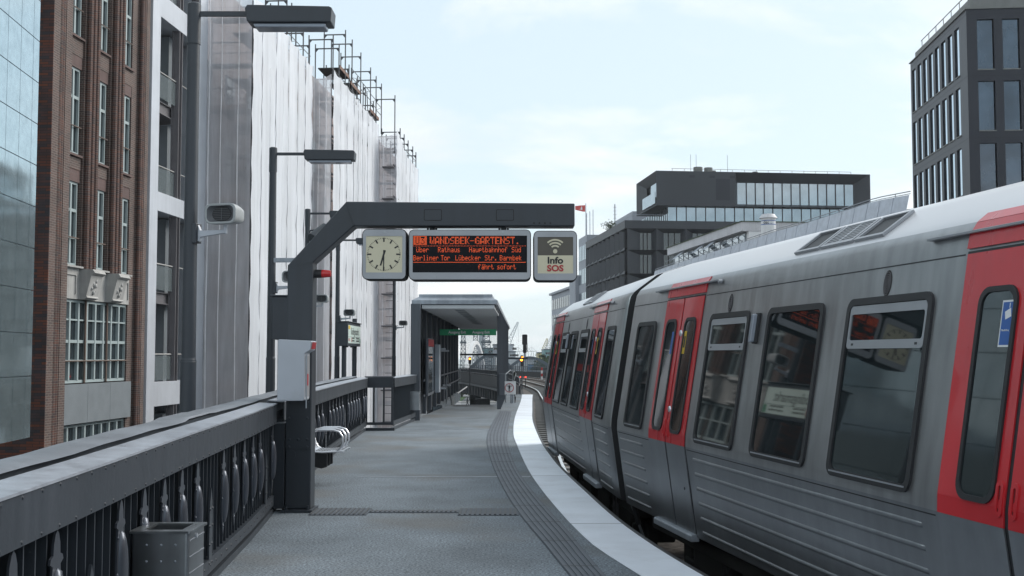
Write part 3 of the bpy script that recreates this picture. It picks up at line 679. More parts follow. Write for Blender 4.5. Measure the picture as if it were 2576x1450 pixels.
# LED display
dt, y0 = housing('train_display', 'wide black departure display with orange dot lettering under the portal arm', 'departure display', -1.098, 0.203, 2.440, 2.982, (-1.055, 0.160, 2.522, 2.915))
MB().box(-1.055, 0.160, y0 + 0.006, y0 + 0.012, 2.522, 2.915).build('screen', M['blackscreen'], dt, world=True)
F57 = {'A':'7E1111117E','B':'7F49494936','D':'7F4141221C','E':'7F49494941','G':'3E4149497A','H':'7F0808087F','K':'7F08142241','L':'7F40404040','N':'7F0408107F','R':'7F09192946','S':'4649494931','T':'01017F0101','U':'3F4040403F','W':'3F4038403F','3':'2141454B31','-':'0808080808','.':'0060600000',' ':'0000000000',
 'a':'2054545478','b':'7F48444438','c':'3844444420','d':'384444487F','e':'3854545418','f':'087E090102','h':'7F08040478','i':'00447D4000','k':'7F10284400','l':'00417F4000','m':'7C04180478','n':'7C08040478','o':'3844444438','p':'7C14141408','r':'7C08040408','s':'4854545420','t':'043F444020','u':'3C4040207C','ü':'3C4140217C','ä':'2055545578','Ü':'3D4040403D'}
led = MB(); PX = 1.195 / 151; LX0 = -1.047; LZ0 = 2.905
def dot(c, r, q=.62): x = LX0 + c * PX; z = LZ0 - r * PX; led.quad((x, y0 + 0.004, z), (x, y0 + 0.004, z + PX * .62), (x + PX * q, y0 + 0.004, z + PX * .62), (x + PX * q, y0 + 0.004, z))
def ledtext(s, c0, r0, sx=0.72, sy=1.0):
    for n, ch in enumerate(s):
        g = F57.get(ch, '00' * 5); W_ = 5 if sx < 1 else 6; H_ = int(round(7 * sy)); c = c0 + n * (6 * sx if sx < 1 else 6.75)
        for i in range(W_):
            colb = int(g[2*min(4, int(i * 5 / W_)):2*min(4, int(i * 5 / W_))+2], 16)
            for j in range(H_):
                if colb >> min(6, int(j / sy)) & 1: dot(c + i * (sx if sx < 1 else 1), r0 + j, 0.52 if sx < 1 else 0.62)
# inverse 'U3' badge
for i in range(18):
    for j in range(12):
        g = None
        if 3 <= i < 8: g = int(F57['U'][2*(i-3):2*(i-3)+2], 16)
        elif 10 <= i < 15: g = int(F57['3'][2*(i-10):2*(i-10)+2], 16)
        if g is not None and 1 <= j < 11 and (g >> min(6, int((j-1)/1.45)) & 1): continue
        dot(i, j)
ledtext('WANDSBEK-GARTENST.', 22, 1, 1.2, 1.43)
for c in range(151): dot(c, 13) if c % 2 == 0 else None; dot(c, 35)
for w_, c_, r_ in (('Über', 4, 15), ('Rathaus', 33, 15), ('Hauptbahnhof', 75, 15), ('Süd', 132, 15), ('Berliner', 0, 26), ('Tor', 37, 26), ('Lübecker', 56.5, 26), ('Str.', 96, 26), ('Barmbek', 116, 26), ('fährt', 87, 38), ('sofort', 112.5, 38)):
    ledtext(w_, c_, r_)
led.build('lettering', M['led'], dt, world=True)
# info box
it, y0 = housing('info_sos_sign', 'square Info SOS sign with radio waves symbol at the right end of the portal arm', 'sign', 0.228, 0.692, 2.432, 2.968, (0.272, 0.65, 2.512, 2.9))
MB().box(0.272, 0.65, y0 + 0.006, y0 + 0.012, 2.704, 2.9).build('symbol_field', M['brown'], it, world=True)
MB().box(0.272, 0.65, y0 + 0.006, y0 + 0.012, 2.512, 2.704).build('text_field', M['cream'], it, world=True)
m = MB(); cx, cz = 0.459, 2.748; m.cyl((cx, y0 + 0.003, cz), (cx, y0 + 0.005, cz), 0.023, n=20)
for r in (0.046, 0.078, 0.110):
    for k in range(12):
        a0 = R(-43 + 86 * k / 12); a1 = R(-43 + 86 * (k + 1) / 12)
        m.quad(*[(cx + rr * math.sin(a), y0 + 0.004, cz + 0.004 + rr * math.cos(a)) for rr, a in ((r, a0), (r, a1), (r + 0.017, a1), (r + 0.017, a0))])
m.build('radio_waves', M['cream'], it, world=True)
text('info_text', 'Info', 0.098, M['black'], it, (0.459 - 0.460, -0.06 + 0.004, 2.648 - 2.432), sx=1.12, bold=0.003)
text('sos_text', 'SOS', 0.090, M['red_print'], it, (0.459 - 0.460, -0.06 + 0.004, 2.564 - 2.432), sx=1.12, bold=0.0035)

# red beacon on the column
t = thing('warning_beacon', 'small red beacon lamp fixed to the right side of the portal column', 'beacon', (-2.12, PY + 0.1, 2.52))
MB().cyl((0, 0, 0), (0.075, 0, 0), 0.045, n=16).build('base', M['rubber'], t, smooth=True)
m = MB(); m.cyl((0.075, 0, 0), (0.175, 0, 0), 0.045, 0.036, n=16); m.build('lens', M['beacon'], t, smooth=True, bevel=0.006)
# emergency call unit
t = thing('emergency_call_unit', 'pale grey emergency call cabinet in front of the portal column', 'call unit', (-2.28, PY - 0.2, 1.17))
yf = PY - 0.33
m = MB(); m.prism([(-2.42, 1.175), (-2.155, 1.175), (-2.14, 1.19), (-2.14, 1.665), (-2.085, 1.70), (-2.07, 1.785), (-2.08, 1.795), (-2.41, 1.81), (-2.42, 1.80)], yf, PY - 0.04, XZ); m.build('casing', M['box_grey'], t, world=True, bevel=0.008)
m = MB(); m.box(-2.139, -2.134, yf + 0.03, PY - 0.07, 1.22, 1.64); m.cur = 1; m.box(-2.1335, -2.131, yf + 0.12, PY - 0.15, 1.33, 1.45)
m.build('call_panel', [M['alu'], M['red_print']], t, world=True)
m = MB(); m.add([(-2.078, yf + 0.03, 1.71), (-2.078, PY - 0.07, 1.71), (-2.064, PY - 0.07, 1.78), (-2.064, yf + 0.03, 1.78)], [(0, 1, 2, 3)]); m.build('red_window', M['red_print'], t, world=True)
m = MB(); m.cyl((-2.118, yf - 0.01, 1.1), (-2.118, yf - 0.01, 1.67), 0.007, n=6); m.build('conduit', M['galv'], t, world=True)

# ------------------------------------------------------------------ lamp posts with loudspeakers
def make_lamp():
    t = thing('lamp_post', '', 'lamp post')
    m = MB(); m.cyl((0, 0, -0.6), (0, 0, 1.6), 0.075, 0.072, n=20, caps=False); m.cyl((0, 0, 1.6), (0, 0, 4.62), 0.066, 0.056, n=20); m.cyl((0, 0, 1.58), (0, 0, 1.62), 0.075, 0.066, n=20)
    m.cyl((0, 0, 4.55), (0, 0, 4.93), 0.063, 0.063, n=20); m.cyl((0, 0, 4.93), (0, 0, 4.945), 0.063, 0.05, n=20)
    m.build('pole', M['anthracite'], t, smooth=True)
    MB().bar((0.06, 0, 4.84), (0.52, 0, 4.84), 0.03, 0.045).build('arm', M['anthracite'], t)
    m = MB(); m.prism([(0.50, 4.86), (0.52, 4.74), (0.56, 4.73), (1.30, 4.73), (1.31, 4.865), (1.28, 4.88), (0.52, 4.895)], -0.12, 0.12, XZ); h = m.build('luminaire', M['anthracite'], t, bevel=0.01)
    m = MB(); m.prism([(0.57, 4.728), (1.25, 4.728), (1.24, 4.69), (0.59, 4.69)], -0.09, 0.09, XZ); m.build('diffuser', M['lens'], h, bevel=0.01)
    return t
lamp0 = make_lamp()
LAMPS = [(-2.98, 10.5, 0, 'tall grey lamp post nearest the camera, cut by the top left of the picture'), (-3.80, 17.95, 0.0, 'second grey lamp post, whole lamp head against the white sheeting'),
         (-4.62, 25.6, 0, 'third lamp post, half hidden behind the portal column'), (-4.85, 31.6, 0, 'fourth lamp post, beside the station name sign'), (-4.35, 42.0, 0, 'farthest lamp post, seen below the station clock')]
for i, (x, y, rz, lab) in enumerate(LAMPS):
    o = lamp0 if i == 0 else copy_tree(lamp0); o.location = (x, y, 0); tag(o, lab, 'lamp post', 'lamp posts along the platform railing')
def make_speaker():
    t = thing('loudspeaker', '', 'loudspeaker')
    m = MB(); m.box(0.04, 0.085, -0.05, 0.05, -0.1, 0.08); m.build('clamp', M['anthracite'], t, bevel=0.004)
    m = MB(); m.prism([(0.085, -0.085), (0.10, -0.085), (0.11, -0.045), (0.37, -0.015), (0.37, 0.015), (0.11, 0.015), (0.085, 0.07)], -0.02, 0.02, XZ); m.cyl((0.36, 0, -0.02), (0.36, 0, 0.06), 0.02, n=10)
    m.build('bracket', M['box_grey'], t, bevel=0.004)
    # body: rounded box lofted from front to back
    m = MB(); secs = [(-0.10, 0.150, 0.088), (-0.095, 0.158, 0.094), (0.02, 0.150, 0.088), (0.12, 0.125, 0.072), (0.16, 0.09, 0.05)]; n = 20; vs = []
    for y, a, b in secs:
        vs += [(0.36 + px, y, 0.155 + pz) for px, pz in rrect(-a, a, -b, b, b * 0.62, 4)]
    fs = [(i*n + k, i*n + (k+1) % n, (i+1)*n + (k+1) % n, (i+1)*n + k) for i in range(len(secs) - 1) for k in range(n)] + [tuple((len(secs)-1)*n + k for k in range(n))]
    m.add(vs, fs)
    inner = [(0.36 + px, -0.098, 0.155 + pz) for px, pz in rrect(-0.135, 0.135, -0.074, 0.074, 0.045, 4)]; deep = [(0.36 + math.cos(2*math.pi*(k+.5)/20) * 0.100, -0.06, 0.155 + math.sin(2*math.pi*(k+.5)/20) * 0.070) for k in range(20)]
    b_out = m; m.add(vs[:20] + inner, [(k, (k+1) % 20, 20 + (k+1) % 20, 20 + k) for k in range(20)]); m = MB(); m.add(vs[:20] + inner + deep, [(20 + k, 20 + (k+1) % 20, 40 + (k+1) % 20, 40 + k) for k in range(20)])
    b = b_out.build('body', M['plastic'], t, smooth=True); m.build('horn', M['horn'], b, smooth=True)
    m = MB(); m.add([(x, -0.061, z) for x, y, z in deep], [tuple(range(20))]); m.build('horn_opening', M['rubber'], b)
    m = MB()
    for k in range(7):
        z = 0.155 - 0.048 + k * 0.016; hw = 0.088 * math.sqrt(max(0, 1 - ((z - 0.155) / 0.066) ** 2)); m.box(0.36 - hw, 0.36 + hw, -0.068, -0.063, z - 0.002, z + 0.002)
    m.box(0.357, 0.363, -0.07, -0.068, 0.10, 0.21); m.build('grille', M['horn'], b)
    return t
spk0 = make_speaker()
SPK = [(0, 2.78, 'large near loudspeaker on the first lamp post'), (1, 2.72, 'loudspeaker whose bracket shows left of the portal column'), (2, 2.75, 'loudspeaker just right of the portal column, above the bench'),
       (3, 2.66, 'loudspeaker above the station name sign'), (4, 2.66, 'farthest loudspeaker, left of the exit shelter roof')]
for i, (k, z, lab) in enumerate(SPK):
    o = spk0 if i == 0 else copy_tree(spk0); o.location = (LAMPS[k][0], LAMPS[k][1] - 0.0, z); tag(o, lab, 'loudspeaker', 'loudspeakers on the lamp posts')
    o.rotation_euler = (0, 0, R(-16 if i == 0 else -9))
# dark hooded lamp behind the portal arm and pipe brackets
t = thing('hooded_spotlight', 'dark cylindrical spotlight half hidden behind the sloping portal arm', 'spotlight', (-2.72, 15.6, 3.32))
MB().cyl((0.0, -0.1, -0.1), (0.16, 0.05, 0.06), 0.10, n=20).build('hood', M['anthracite'], t, smooth=True)
MB().tube([(-0.02, -0.02, -0.22), (-0.1, 0, -0.1), (-0.06, 0, 0.04), (0.05, 0, 0.05)], 0.012).build('yoke', M['anthracite'], t, smooth=True)
MB().cyl((-0.1, 0, -3.3), (-0.1, 0, -0.1), 0.03).build('pole', M['anthracite'], t)
t = thing('post_bracket', 'small steel bracket on the second lamp post, left of the portal arm', 'bracket', (-3.7, 17.9, 3.14))
m = MB(); m.bar((-3.76, 17.9, 3.14), (-3.35, 17.9, 3.14), 0.03, 0.07); m.cyl((-3.68, 17.89, 3.14), (-3.68, 17.87, 3.14), 0.025); m.cyl((-3.58, 17.89, 3.14), (-3.58, 17.87, 3.14), 0.025); m.build('bracket_bar', M['galv'], t, world=True)

# ------------------------------------------------------------------ station name signs
def make_name_sign():
    t = thing('station_sign', '', 'station sign')            # local: sign runs along +y, faces +x
    m = MB(); m.box(-0.12, 0.12, 0, 2.3, 1.86, 2.44); m.box(-0.15, 0.15, -0.03, 2.33, 2.44, 2.46); m.build('housing', M['anthracite'], t, bevel=0.008)
    p = MB().box(0.121, 0.126, 0.07, 2.23, 1.93, 2.37).build('panel', M['signpanel'], t)
    m = MB().box(0.1265, 0.128, 0.07, 2.23, 2.085, 2.09).build('divider', M['black'], p)
    m = MB().box(0.1265, 0.128, 0.1, 0.36, 2.27, 2.36).build('yellow_field', M['yellow'], p)
    m = MB().box(0.1265, 0.128, 0.60, 0.67, 1.96, 2.07).build('red_mark', M['red_print'], p)
    m = MB().box(0.1265, 0.128, 0.14, 0.26, 1.98, 2.05).build('line_badge', M['red_print'], p)
    m = MB().box(0.1265, 0.128, 2.09, 2.21, 1.94, 2.07).build('exit_mark', M['green_print'], p)
    rot = (math.pi / 2, 0, math.pi / 2)
    text('station_name', 'Rödingsmarkt', 0.25, M['black'], p, (0.127, 1.2, 2.22), rot)
    text('street_lines', 'Großer Burstah\nStadthausbrücke', 0.062, M['black'], p, (0.127, 0.92, 2.03), rot)
    text('exit_lines', 'Willy-Brandt-Straße\nLudwig-Erhard-Straße', 0.062, M['black'], p, (0.127, 1.72, 2.03), rot)
    for y in (0.25, 2.05): MB().cyl((-0.0, y, -0.6), (-0.0, y, 1.86) if y < 1 else (0, y, 1.86), 0.06, n=14).build('post', M['anthracite'], t, smooth=True)
    for y in (0.4, 1.15, 1.9): MB().cyl((0.05, y, 1.83), (0.05, y, 1.86), 0.03).build('foot', M['rubber'], t)
    MB().cyl((0, 2.05, 2.46), (0, 2.05, 2.58), 0.06, n=14).build('post_top', M['anthracite'], t, smooth=True)
    return t
s0 = make_name_sign(); s0.location = (-4.06, 27.3, 0); tag(s0, 'station name sign reading Rödingsmarkt on two posts right of the portal column', 'station sign', 'station name signs')
s1 = copy_tree(s0); s1.location = (-3.13, 15.4, 0); s1.rotation_euler = (0, 0, R(6.7)); s1['label'] = 'nearer station name sign, edge on and mostly hidden behind the portal column'

# ------------------------------------------------------------------ bench
t = thing('platform_bench', 'perforated stainless steel bench with tubular armrests beside the portal column', 'bench', (-2.5, 14.9, 0))
prof = [(-2.66, 0.90), (-2.645, 0.86), (-2.60, 0.66), (-2.56, 0.52), (-2.53, 0.47), (-2.48, 0.445), (-2.38, 0.44), (-2.16, 0.455), (-2.11, 0.452)]
for s in range(1):
    y0s = 14.42
    for nm, pr in (('seat', prof[4:]), ('backrest', prof[:5])):
        m = MB()
        for k in range(6):
            ya = y0s + k * 0.083
            for (xa, za), (xb, zb) in zip(pr, pr[1:]):
                m.add([(xa, ya, za), (xb, ya, zb), (xb, ya + 0.062, zb), (xa, ya + 0.062, za), (xa, ya, za - 0.006), (xb, ya, zb - 0.006), (xb, ya + 0.062, zb - 0.006), (xa, ya + 0.062, za - 0.006)], [(0,1,2,3),(7,6,5,4),(0,4,5,1),(2,6,7,3),(1,5,6,2),(3,7,4,0)])
        # perforation dimples
        m.cur = 1
        for k in range(6):
            ya = y0s + k * 0.083 + 0.031
            for (xa, za), (xb, zb) in zip(pr, pr[1:]):
                L_ = math.hypot(xb - xa, zb - za); q = 0.015
                while q < L_ - 0.01:
                    x = xa + (xb - xa) * q / L_; z = za + (zb - za) * q / L_; nx, nz_ = -(zb - za) / L_, (xb - xa) / L_
                    if nz_ < 0: nx, nz_ = -nx, -nz_
                    m.box(x + nx * .002 - .006, x + nx * .002 + .006, ya - .011, ya + .011, z + nz_ * .002 - .001, z + nz_ * .002 + 0.001); q += 0.035
        m.build(nm, [M['chrome'], M['undercarriage']], t, world=True, smooth=True)
for ya in (14.39, 14.66, 14.94):
    m = MB(); m.tube([(-2.60, ya, 0.62), (-2.55, ya, 0.68), (-2.45, ya, 0.705), (-2.25, ya, 0.705), (-2.17, ya, 0.68), (-2.13, ya, 0.62), (-2.125, ya, 0.54), (-2.16, ya, 0.47), (-2.2, ya, 0.45)], 0.014); m.build('armrest', M['chrome'], t, world=True, smooth=True)
    m = MB(); m.tube([(x, ya, z - 0.015) for x, z in prof], 0.012); m.build('side_tube', M['chrome'], t, world=True, smooth=True)
m = MB(); m.box(-2.70, -2.5, 14.36, 15.0, 0.33, 0.42); m.build('beam', M['rubber'], t, world=True, bevel=0.008)
for ya in (14.42, 14.64, 14.86): MB().prism([(-2.72, 0.30), (-2.40, 0.22), (-2.33, 0.24), (-2.33, 0.40), (-2.38, 0.425), (-2.56, 0.43), (-2.72, 0.45)], ya, ya + 0.06, XZ).build('bracket', M['rubber'], t, world=True, bevel=0.005)

# ------------------------------------------------------------------ litter bins
def make_bin():
    t = thing('litter_bin', '', 'litter bin')
    W_, D_, z0, z1 = 0.30, 0.31, 0.0, 0.44
    m = MB(); po = rrect(0, W_, 0, D_, 0.02, 3); pi = rrect(0.004, W_ - 0.004, 0.004, D_ - 0.004, 0.017, 3)
    m.ring(po, pi, z0, z1, XY); m.prism(pi, z0, z0 + 0.01, XY); m.build('body', M['steel'], t, smooth=True)
    m = MB(); po = rrect(-0.012, W_ + 0.012, -0.012, D_ + 0.012, 0.012, 3); pi = rrect(0.05, W_ - 0.05, 0.05, D_ - 0.04, 0.006, 3); m.ring(po, pi, z1, z1 + 0.012, XY); m.build('rim', M['steel'], t)
    m = MB()
    for i in range(3):
        for j in range(4): m.dome((0.08 + 0.075 * i, 0, 0.38 - 0.085 * j), 0.0075, (0, -1, 0))
    for i in range(13):
        for j in range(5): m.dome((W_, 0.025 + 0.022 * i, 0.40 - 0.085 * j), 0.005, (1, 0, 0))
    m.cyl((W_, 0.13, 0.41), (W_ + 0.008, 0.13, 0.41), 0.014)
    m.build('rivets', M['galv'], t)
    m = MB(); m.box(0.01, W_ - 0.01, 0.01, D_ - 0.01, 0.28, 0.33); m.build('bag', M['rubber'], t)
    m = MB(); m.box(-0.14, -0.001, 0.12, 0.17, 0.26, 0.32); m.box(-0.16, -0.10, 0.09, 0.2, 0.0, 0.30); m.build('wall_bracket', M['rubber'], t, bevel=0.004)
    return t
b0 = make_bin(); b0.location = (-1.985, 6.0, 0.28); tag(b0, 'riveted stainless litter bin in the foreground against the railing', 'litter bin', 'steel litter bins')
b1 = copy_tree(b0); b1.location = (-2.56, 27.9, 0.30); b1['label'] = 'far litter bin beside the left column of the exit shelter'

# ------------------------------------------------------------------ exit shelter over the stairs
t = shelter = thing('exit_shelter', 'grey steel and glass shelter over the exit stairs', 'shelter', (-1.4, 29, 0))
A2 = 0.0095
def sx(x, y): return x + (A2 * (y - 29) if x > -2 else 0)
SHY0, SHY1 = 29.0, 57.0
def slab(mb, x0, x1, z0, z1, y0=SHY0, y1=SHY1, e=0):
    mb.add([(x0, y0, z0), (x1, y0, z0), (sx(x1, y1), y1, z0), (sx(x0, y1), y1, z0), (x0 + e, y0 + e, z1), (x1 - e, y0 + e, z1), (sx(x1, y1) - e, y1, z1), (sx(x0, y1) + e, y1, z1)],
           [(0,3,2,1),(4,5,6,7),(0,1,5,4),(1,2,6,5),(2,3,7,6),(3,0,4,7)])
m = MB(); slab(m, -2.56, -0.37, 2.94, 3.04); slab(m, -2.56, -0.37, 3.04, 3.13, e=0.16); slab(m, -2.39, -0.51, 3.131, 3.20, SHY0 + 0.16, SHY1 - 0.3); m.build('roof', M['galv'], t, world=True)
m = MB(); slab(m, -2.3, -0.45, 2.83, 2.92, SHY0 + 0.05, SHY1 - 0.2)
m.cur = 1
for k in range(9): slab(m, -1.5, -1.25, 2.82, 2.829, SHY0 + 0.8 + k * 1.6, SHY0 + 2.0 + k * 1.6)
m.build('ceiling', [M['ceiling'], M['loggia']], t, world=True)
m = MB(); slab(m, -2.5, -0.42, 2.88, 2.939, SHY0 + 0.2); m.build('roof_beam', M['anthracite'], t, world=True)
# left wall posts
for k, y in enumerate((28.75, 29.9, 32.0, 34.1, 36.3, 38.4, 40.5, 42.6, 44.7, 46.8, 48.9, 51)):
    x = -2.40; wd = 0.19 if k == 0 else 0.10; MB().box(x - 0.11 - (0.05 if k == 0 else 0), x - 0.11 + wd, y, y + 0.18, 0, 2.94 if k else 2.94).build('wall_post', M['shelter'], t, world=True, bevel=0.006)
m = MB(); m.box(-2.56, -2.53, 29, 51.5, 0, 2.935); m.build('left_wall', M['shelter'], t, world=True)
for z in (0.95, 0.55): MB().box(-2.33, -2.30, 29.9, 51, z, z + 0.05).build('wall_rail', M['shelter'], t, world=True)
# showcase with timetable on the left wall
m = MB(); m.box(-2.29, -2.22, 30.2, 32.4, 0.55, 2.1); sc_o = m.build('timetable_case', M['shelter'], t, world=True, bevel=0.01)
m = MB(); m.box(-2.219, -2.215, 30.28, 32.3, 0.63, 1.86); m.build('case_glass', M['bglass'], sc_o, world=True)
m = MB(); m.box(-2.219, -2.212, 30.28, 32.3, 1.88, 2.07); m.build('red_header', M['red_print'], sc_o, world=True)
m = MB(); m.box(-2.25, -2.12, 33.2, 33.9, 0.55, 1.95); m.build('cabinet', M['galv'], t, world=True, bevel=0.01)
# right wall fins
for k in range(14):
    y = 34.7 + k * 1.35; x = -0.42 + A2 * (y - 29); MB().box(x - 0.09, x + 0.035, y, y + 0.06, 0 if y < 50 else -0.4, 2.94).build('wall_fin', M['shelter'], t, world=True)
m = MB(); m.box(-0.37, -0.36, 34.75, 51.4, 0.1, 2.86); m.build('right_wall', M['clearglass'], t, world=True)
m = MB(); m.box(-0.40, -0.22, 34.60, 34.69, 0.42, 1.08); m.build('switch_box', M['shelter'], t, world=True, bevel=0.01)
# glass end wall over the stairs
m = MB(); m.box(-2.3, -0.35, 51.5, 51.52, -3.5, 2.9); m.build('end_glass', M['clearglass'], t, world=True)
m = MB(); m.box(-2.35, -0.33, 51.44, 51.5, 1.62, 1.70); m.build('end_frame', M['anthracite'], t, world=True)
m = MB(); m.tube([(-2.15, 37.4, 0.05), (-2.15, 37.3, 0.9), (-2.12, 37.5, 0.95), (-2.1, 42, -0.9)], 0.022); m.build('handrail', M['steel'], t, world=True, smooth=True)
m = MB(); m.tube([(-2.2, 46, 0.1), (-1.85, 46.8, 0.34)], 0.025); m.build('tube_lamp', M['white'], t, world=True, smooth=True)
for y, z in ((34.5, 1.80), (36.5, 1.75), (34.8, 0.60), (37.6, 0.62)):
    MB().box(-2.28, -2.02, y, y + 0.12, z, z + 0.05).build('wall_fitting', M['box_grey'], t, world=True)
# exit sign
t = thing('exit_sign', 'long green Ausgang Exit sign hanging inside the shelter', 'exit sign', (-1.35, 36, 2.27))
MB().box(-2.28, -0.50, 35.97, 36.03, 2.265, 2.455).build('sign_board', M['green_sign'], t, world=True)
for x in (-1.73, -0.98): text('exit_text', 'Ausgang Exit', 0.115, M['white'], t, (x + 1.35, -0.034, 0.09), sx=0.92, bold=0.004)
# the stairs
t = thing('exit_stairs', 'grey stair flight going down inside the shelter', 'stairs', (-1.4, 37.6, -0.2))
m = MB()
for k in range(22): m.box(-2.3, -0.56, 37.6 + k * 0.31, 37.6 + (k + 1) * 0.31, -0.17 * (k + 1) - 0.25, -0.17 * (k + 1))
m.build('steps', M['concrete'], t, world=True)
m = MB(); m.box(-2.28, -0.58, 37.5, 37.53, 0.004, 0.012); m.build('nosing', M['galv'], t, world=True)

# passenger barrier sign at the platform end
t = thing('no_entry_sign', 'white square sign with a figure in a red ring at the platform end', 'sign', (-0.09, 39, 0))
m = MB(); m.prism(rrect(-0.315, 0.135, 0.30, 0.745, 0.02), 38.98, 39.02, XZ); m.build('board', M['white'], t, world=True)
m = MB(); c = (-0.09, 0.523)
circ = lambda r: [(c[0] + r * math.cos(2*math.pi*k/32), c[1] + r * math.sin(2*math.pi*k/32)) for k in range(32)]
m.ring(circ(0.155), circ(0.132), 38.972, 38.979, XZ); m.build('red_ring', M['red_print'], t, world=True)
m = MB(); m.box(-0.185, 0.005, 38.973, 38.978, 0.575, 0.597); m.box(-0.12, -0.06, 38.973, 38.978, 0.50, 0.574); m.box(-0.115, -0.095, 38.973, 38.978, 0.40, 0.4995); m.box(-0.085, -0.065, 38.973, 38.978, 0.40, 0.4995)
m.cyl((-0.09, 38.973, 0.620), (-0.09, 38.978, 0.620), 0.017, n=12); m.build('figure_symbol', M['black'], t, world=True)
for x in (-0.03, 0.03): MB().cyl((x, 39.05, 0), (x, 39.05, 0.32), 0.025).build('post', M['galv'], t, world=True)
m = MB()
for k in range(3): m.tube([(0.06 + 0.02 * k, 39.05, 0.3), (0.13 - 0.02 * k, 39.06, 0.2), (0.1, 39.05, 0.0)], 0.01)
m.build('cables', M['rubber'], t, world=True)
t = thing('platform_end_gate', 'small tubular steel gate behind the white sign at the platform end', 'gate', (-0.2, 41, 0))
m = MB(); m.tube([(-0.22, 39.6, 0.0), (-0.22, 39.6, 0.98), (-0.05, 42.5, 1.08), (0.03, 42.6, 1.0), (0.03, 42.6, 0.0)], 0.02); m.tube([(-0.22, 39.6, 0.5), (0.03, 42.6, 0.5)], 0.014); m.build('gate_frame', M['steel'], t, world=True, smooth=True)
m = MB(); m.add([(-0.02, 42.9, 0.9), (0.10, 42.9, 1.02), (0.14, 42.9, 0.98), (0.08, 42.9, 0.72)], [(0, 1, 2, 3)]); m.prism([(-0.02, .9), (.08, 1.06), (.16, .95), (.09, .7)], 42.9, 42.93, XZ); m.build('small_plate', M['white'], t, world=True)

# railway signals
def signal(name, label, x, y, zc, lit, h=1.0, wdt=0.34):
    t = thing(name, label, 'railway signal', (x, y, zc - h / 2))
    m = MB(); m.prism(rrect(-wdt/2, wdt/2, 0, h, 0.05), -0.12, 0.1, XZ); m.build('housing', M['rubber'], t)
    for dx, z, mt in lit: MB().cyl((dx, -0.16, z), (dx, -0.121, z), 0.075, n=16).build('lamp', mt, t)
    return t
a = at(1320, 855, 57); t = signal('railway_signal', 'dark signal head on a bracket arm right of the shelter', a.x, 57, a.z, [], 0.52, 0.26)
MB().box(-0.09, 0.09, -0.1, 0.1, -0.40, 0.0).build('lower_unit', M['rubber'], t, bevel=0.02); MB().cyl((0, 0, -0.6), (0, 0, -0.4), 0.05).build('stub', M['galv'], t); MB().cyl((0.12, 0, -0.35), (0.12, 0, 0.1), 0.02).build('conduit', M['rubber'], t)
MB().box(-1.25, 0.15, -0.05, 0.05, -0.72, -0.62).build('bracket_arm', M['anthracite'], t)
a = at(1313, 908, 75); t = signal('railway_signal', 'signal with two glowing amber lamps standing by the curving track', a.x, 75, a.z, [(0.03, 0.55, M['amber']), (-0.03, 0.42, M['amber'])], 0.72, 0.20)
t.location.z = a.z - 0.36; MB().cyl((0, 0, -1.6), (0, 0, 0), 0.04).build('mast', M['anthracite'], t); MB().box(-0.02, 0.36, -0.01, 0.02, -0.02, 0.0).build('ledge', M['anthracite'], t)
a = at(1182, 907, 100); t = signal('railway_signal', 'signal with one amber lamp seen through the shelter glass', a.x, 100, a.z, [(0, 0.45, M['amber'])], 0.62, 0.24); MB().cyl((0, 0, -3.2), (0, 0, 0), 0.05).build('mast', M['anthracite'], t)
for k, x in enumerate((1309, 1322)):
    a = at(x, 949, 62 + k); o = thing('track_lamp', ['left of two small red lamps low beside the track', 'right and brighter of two small red lamps low beside the track'][k], 'track lamp', (a.x, 62 + k, a.z - 0.1), group='red lamps by the track')
    MB().cyl((0, 0, -0.5), (0, 0, 0.05), 0.02).build('stake', M['rubber'], o); MB().cyl((0, -0.04, 0.1), (0, 0.02, 0.1), 0.035 if k else 0.025, n=12).build('lens', M['redlamp_lit'], o)

# viaduct edge railings
def vrail(off, label, i0, i1, zt):
    P = offset_path(RAILP, off)[i0:i1]; t = thing('viaduct_railing', label, 'railing', (P[0][0], P[0][1], -0.6))
    m = MB()
    for z in (zt, zt - 0.45): m.tube([(x, y, z) for x, y in P], 0.03, 5)
    m.build('rails', M['anthracite'], t, world=True)
    first = None; n = 0; acc = 0
    for (xa, ya), (xb, yb) in zip(P, P[1:]):
        L_ = math.hypot(xb - xa, yb - ya); acc += L_
        if acc >= 1.15 and n < 100:
            acc = 0; n += 1
            if first is None: first = MB().box(-0.035, 0.035, -0.035, 0.035, -1.0, zt).build('post', M['anthracite'], t); o = first
            else: o = copy_part(first, t)
            o.location = (xa - P[0][0], ya - P[0][1], 0.6)
    m = MB(); acc = 0
    for (xa, ya), (xb, yb) in zip(P, P[1:]):
        for k in range(4): x = xa + (xb - xa) * k / 4; y = ya + (yb - ya) * k / 4; m.box(x - 0.012, x + 0.012, y - 0.012, y + 0.012, -0.75, zt)
    o = m.build('infill_bars', M['anthracite'], t, world=True); o['kind'] = 'stuff'
vrail(7.5, 'bar railing on the outer side of the track bend', next(i for i, p in enumerate(RAILP) if p[1] > 64), next(i for i, p in enumerate(RAILP) if p[1] > 178), 0.15)
vrail(-1.35, 'bar railing on the inner edge of the viaduct seen through the shelter glass', next(i for i, p in enumerate(RAILP) if p[1] > 60), next(i for i, p in enumerate(RAILP) if p[1] > 178), 0.0)

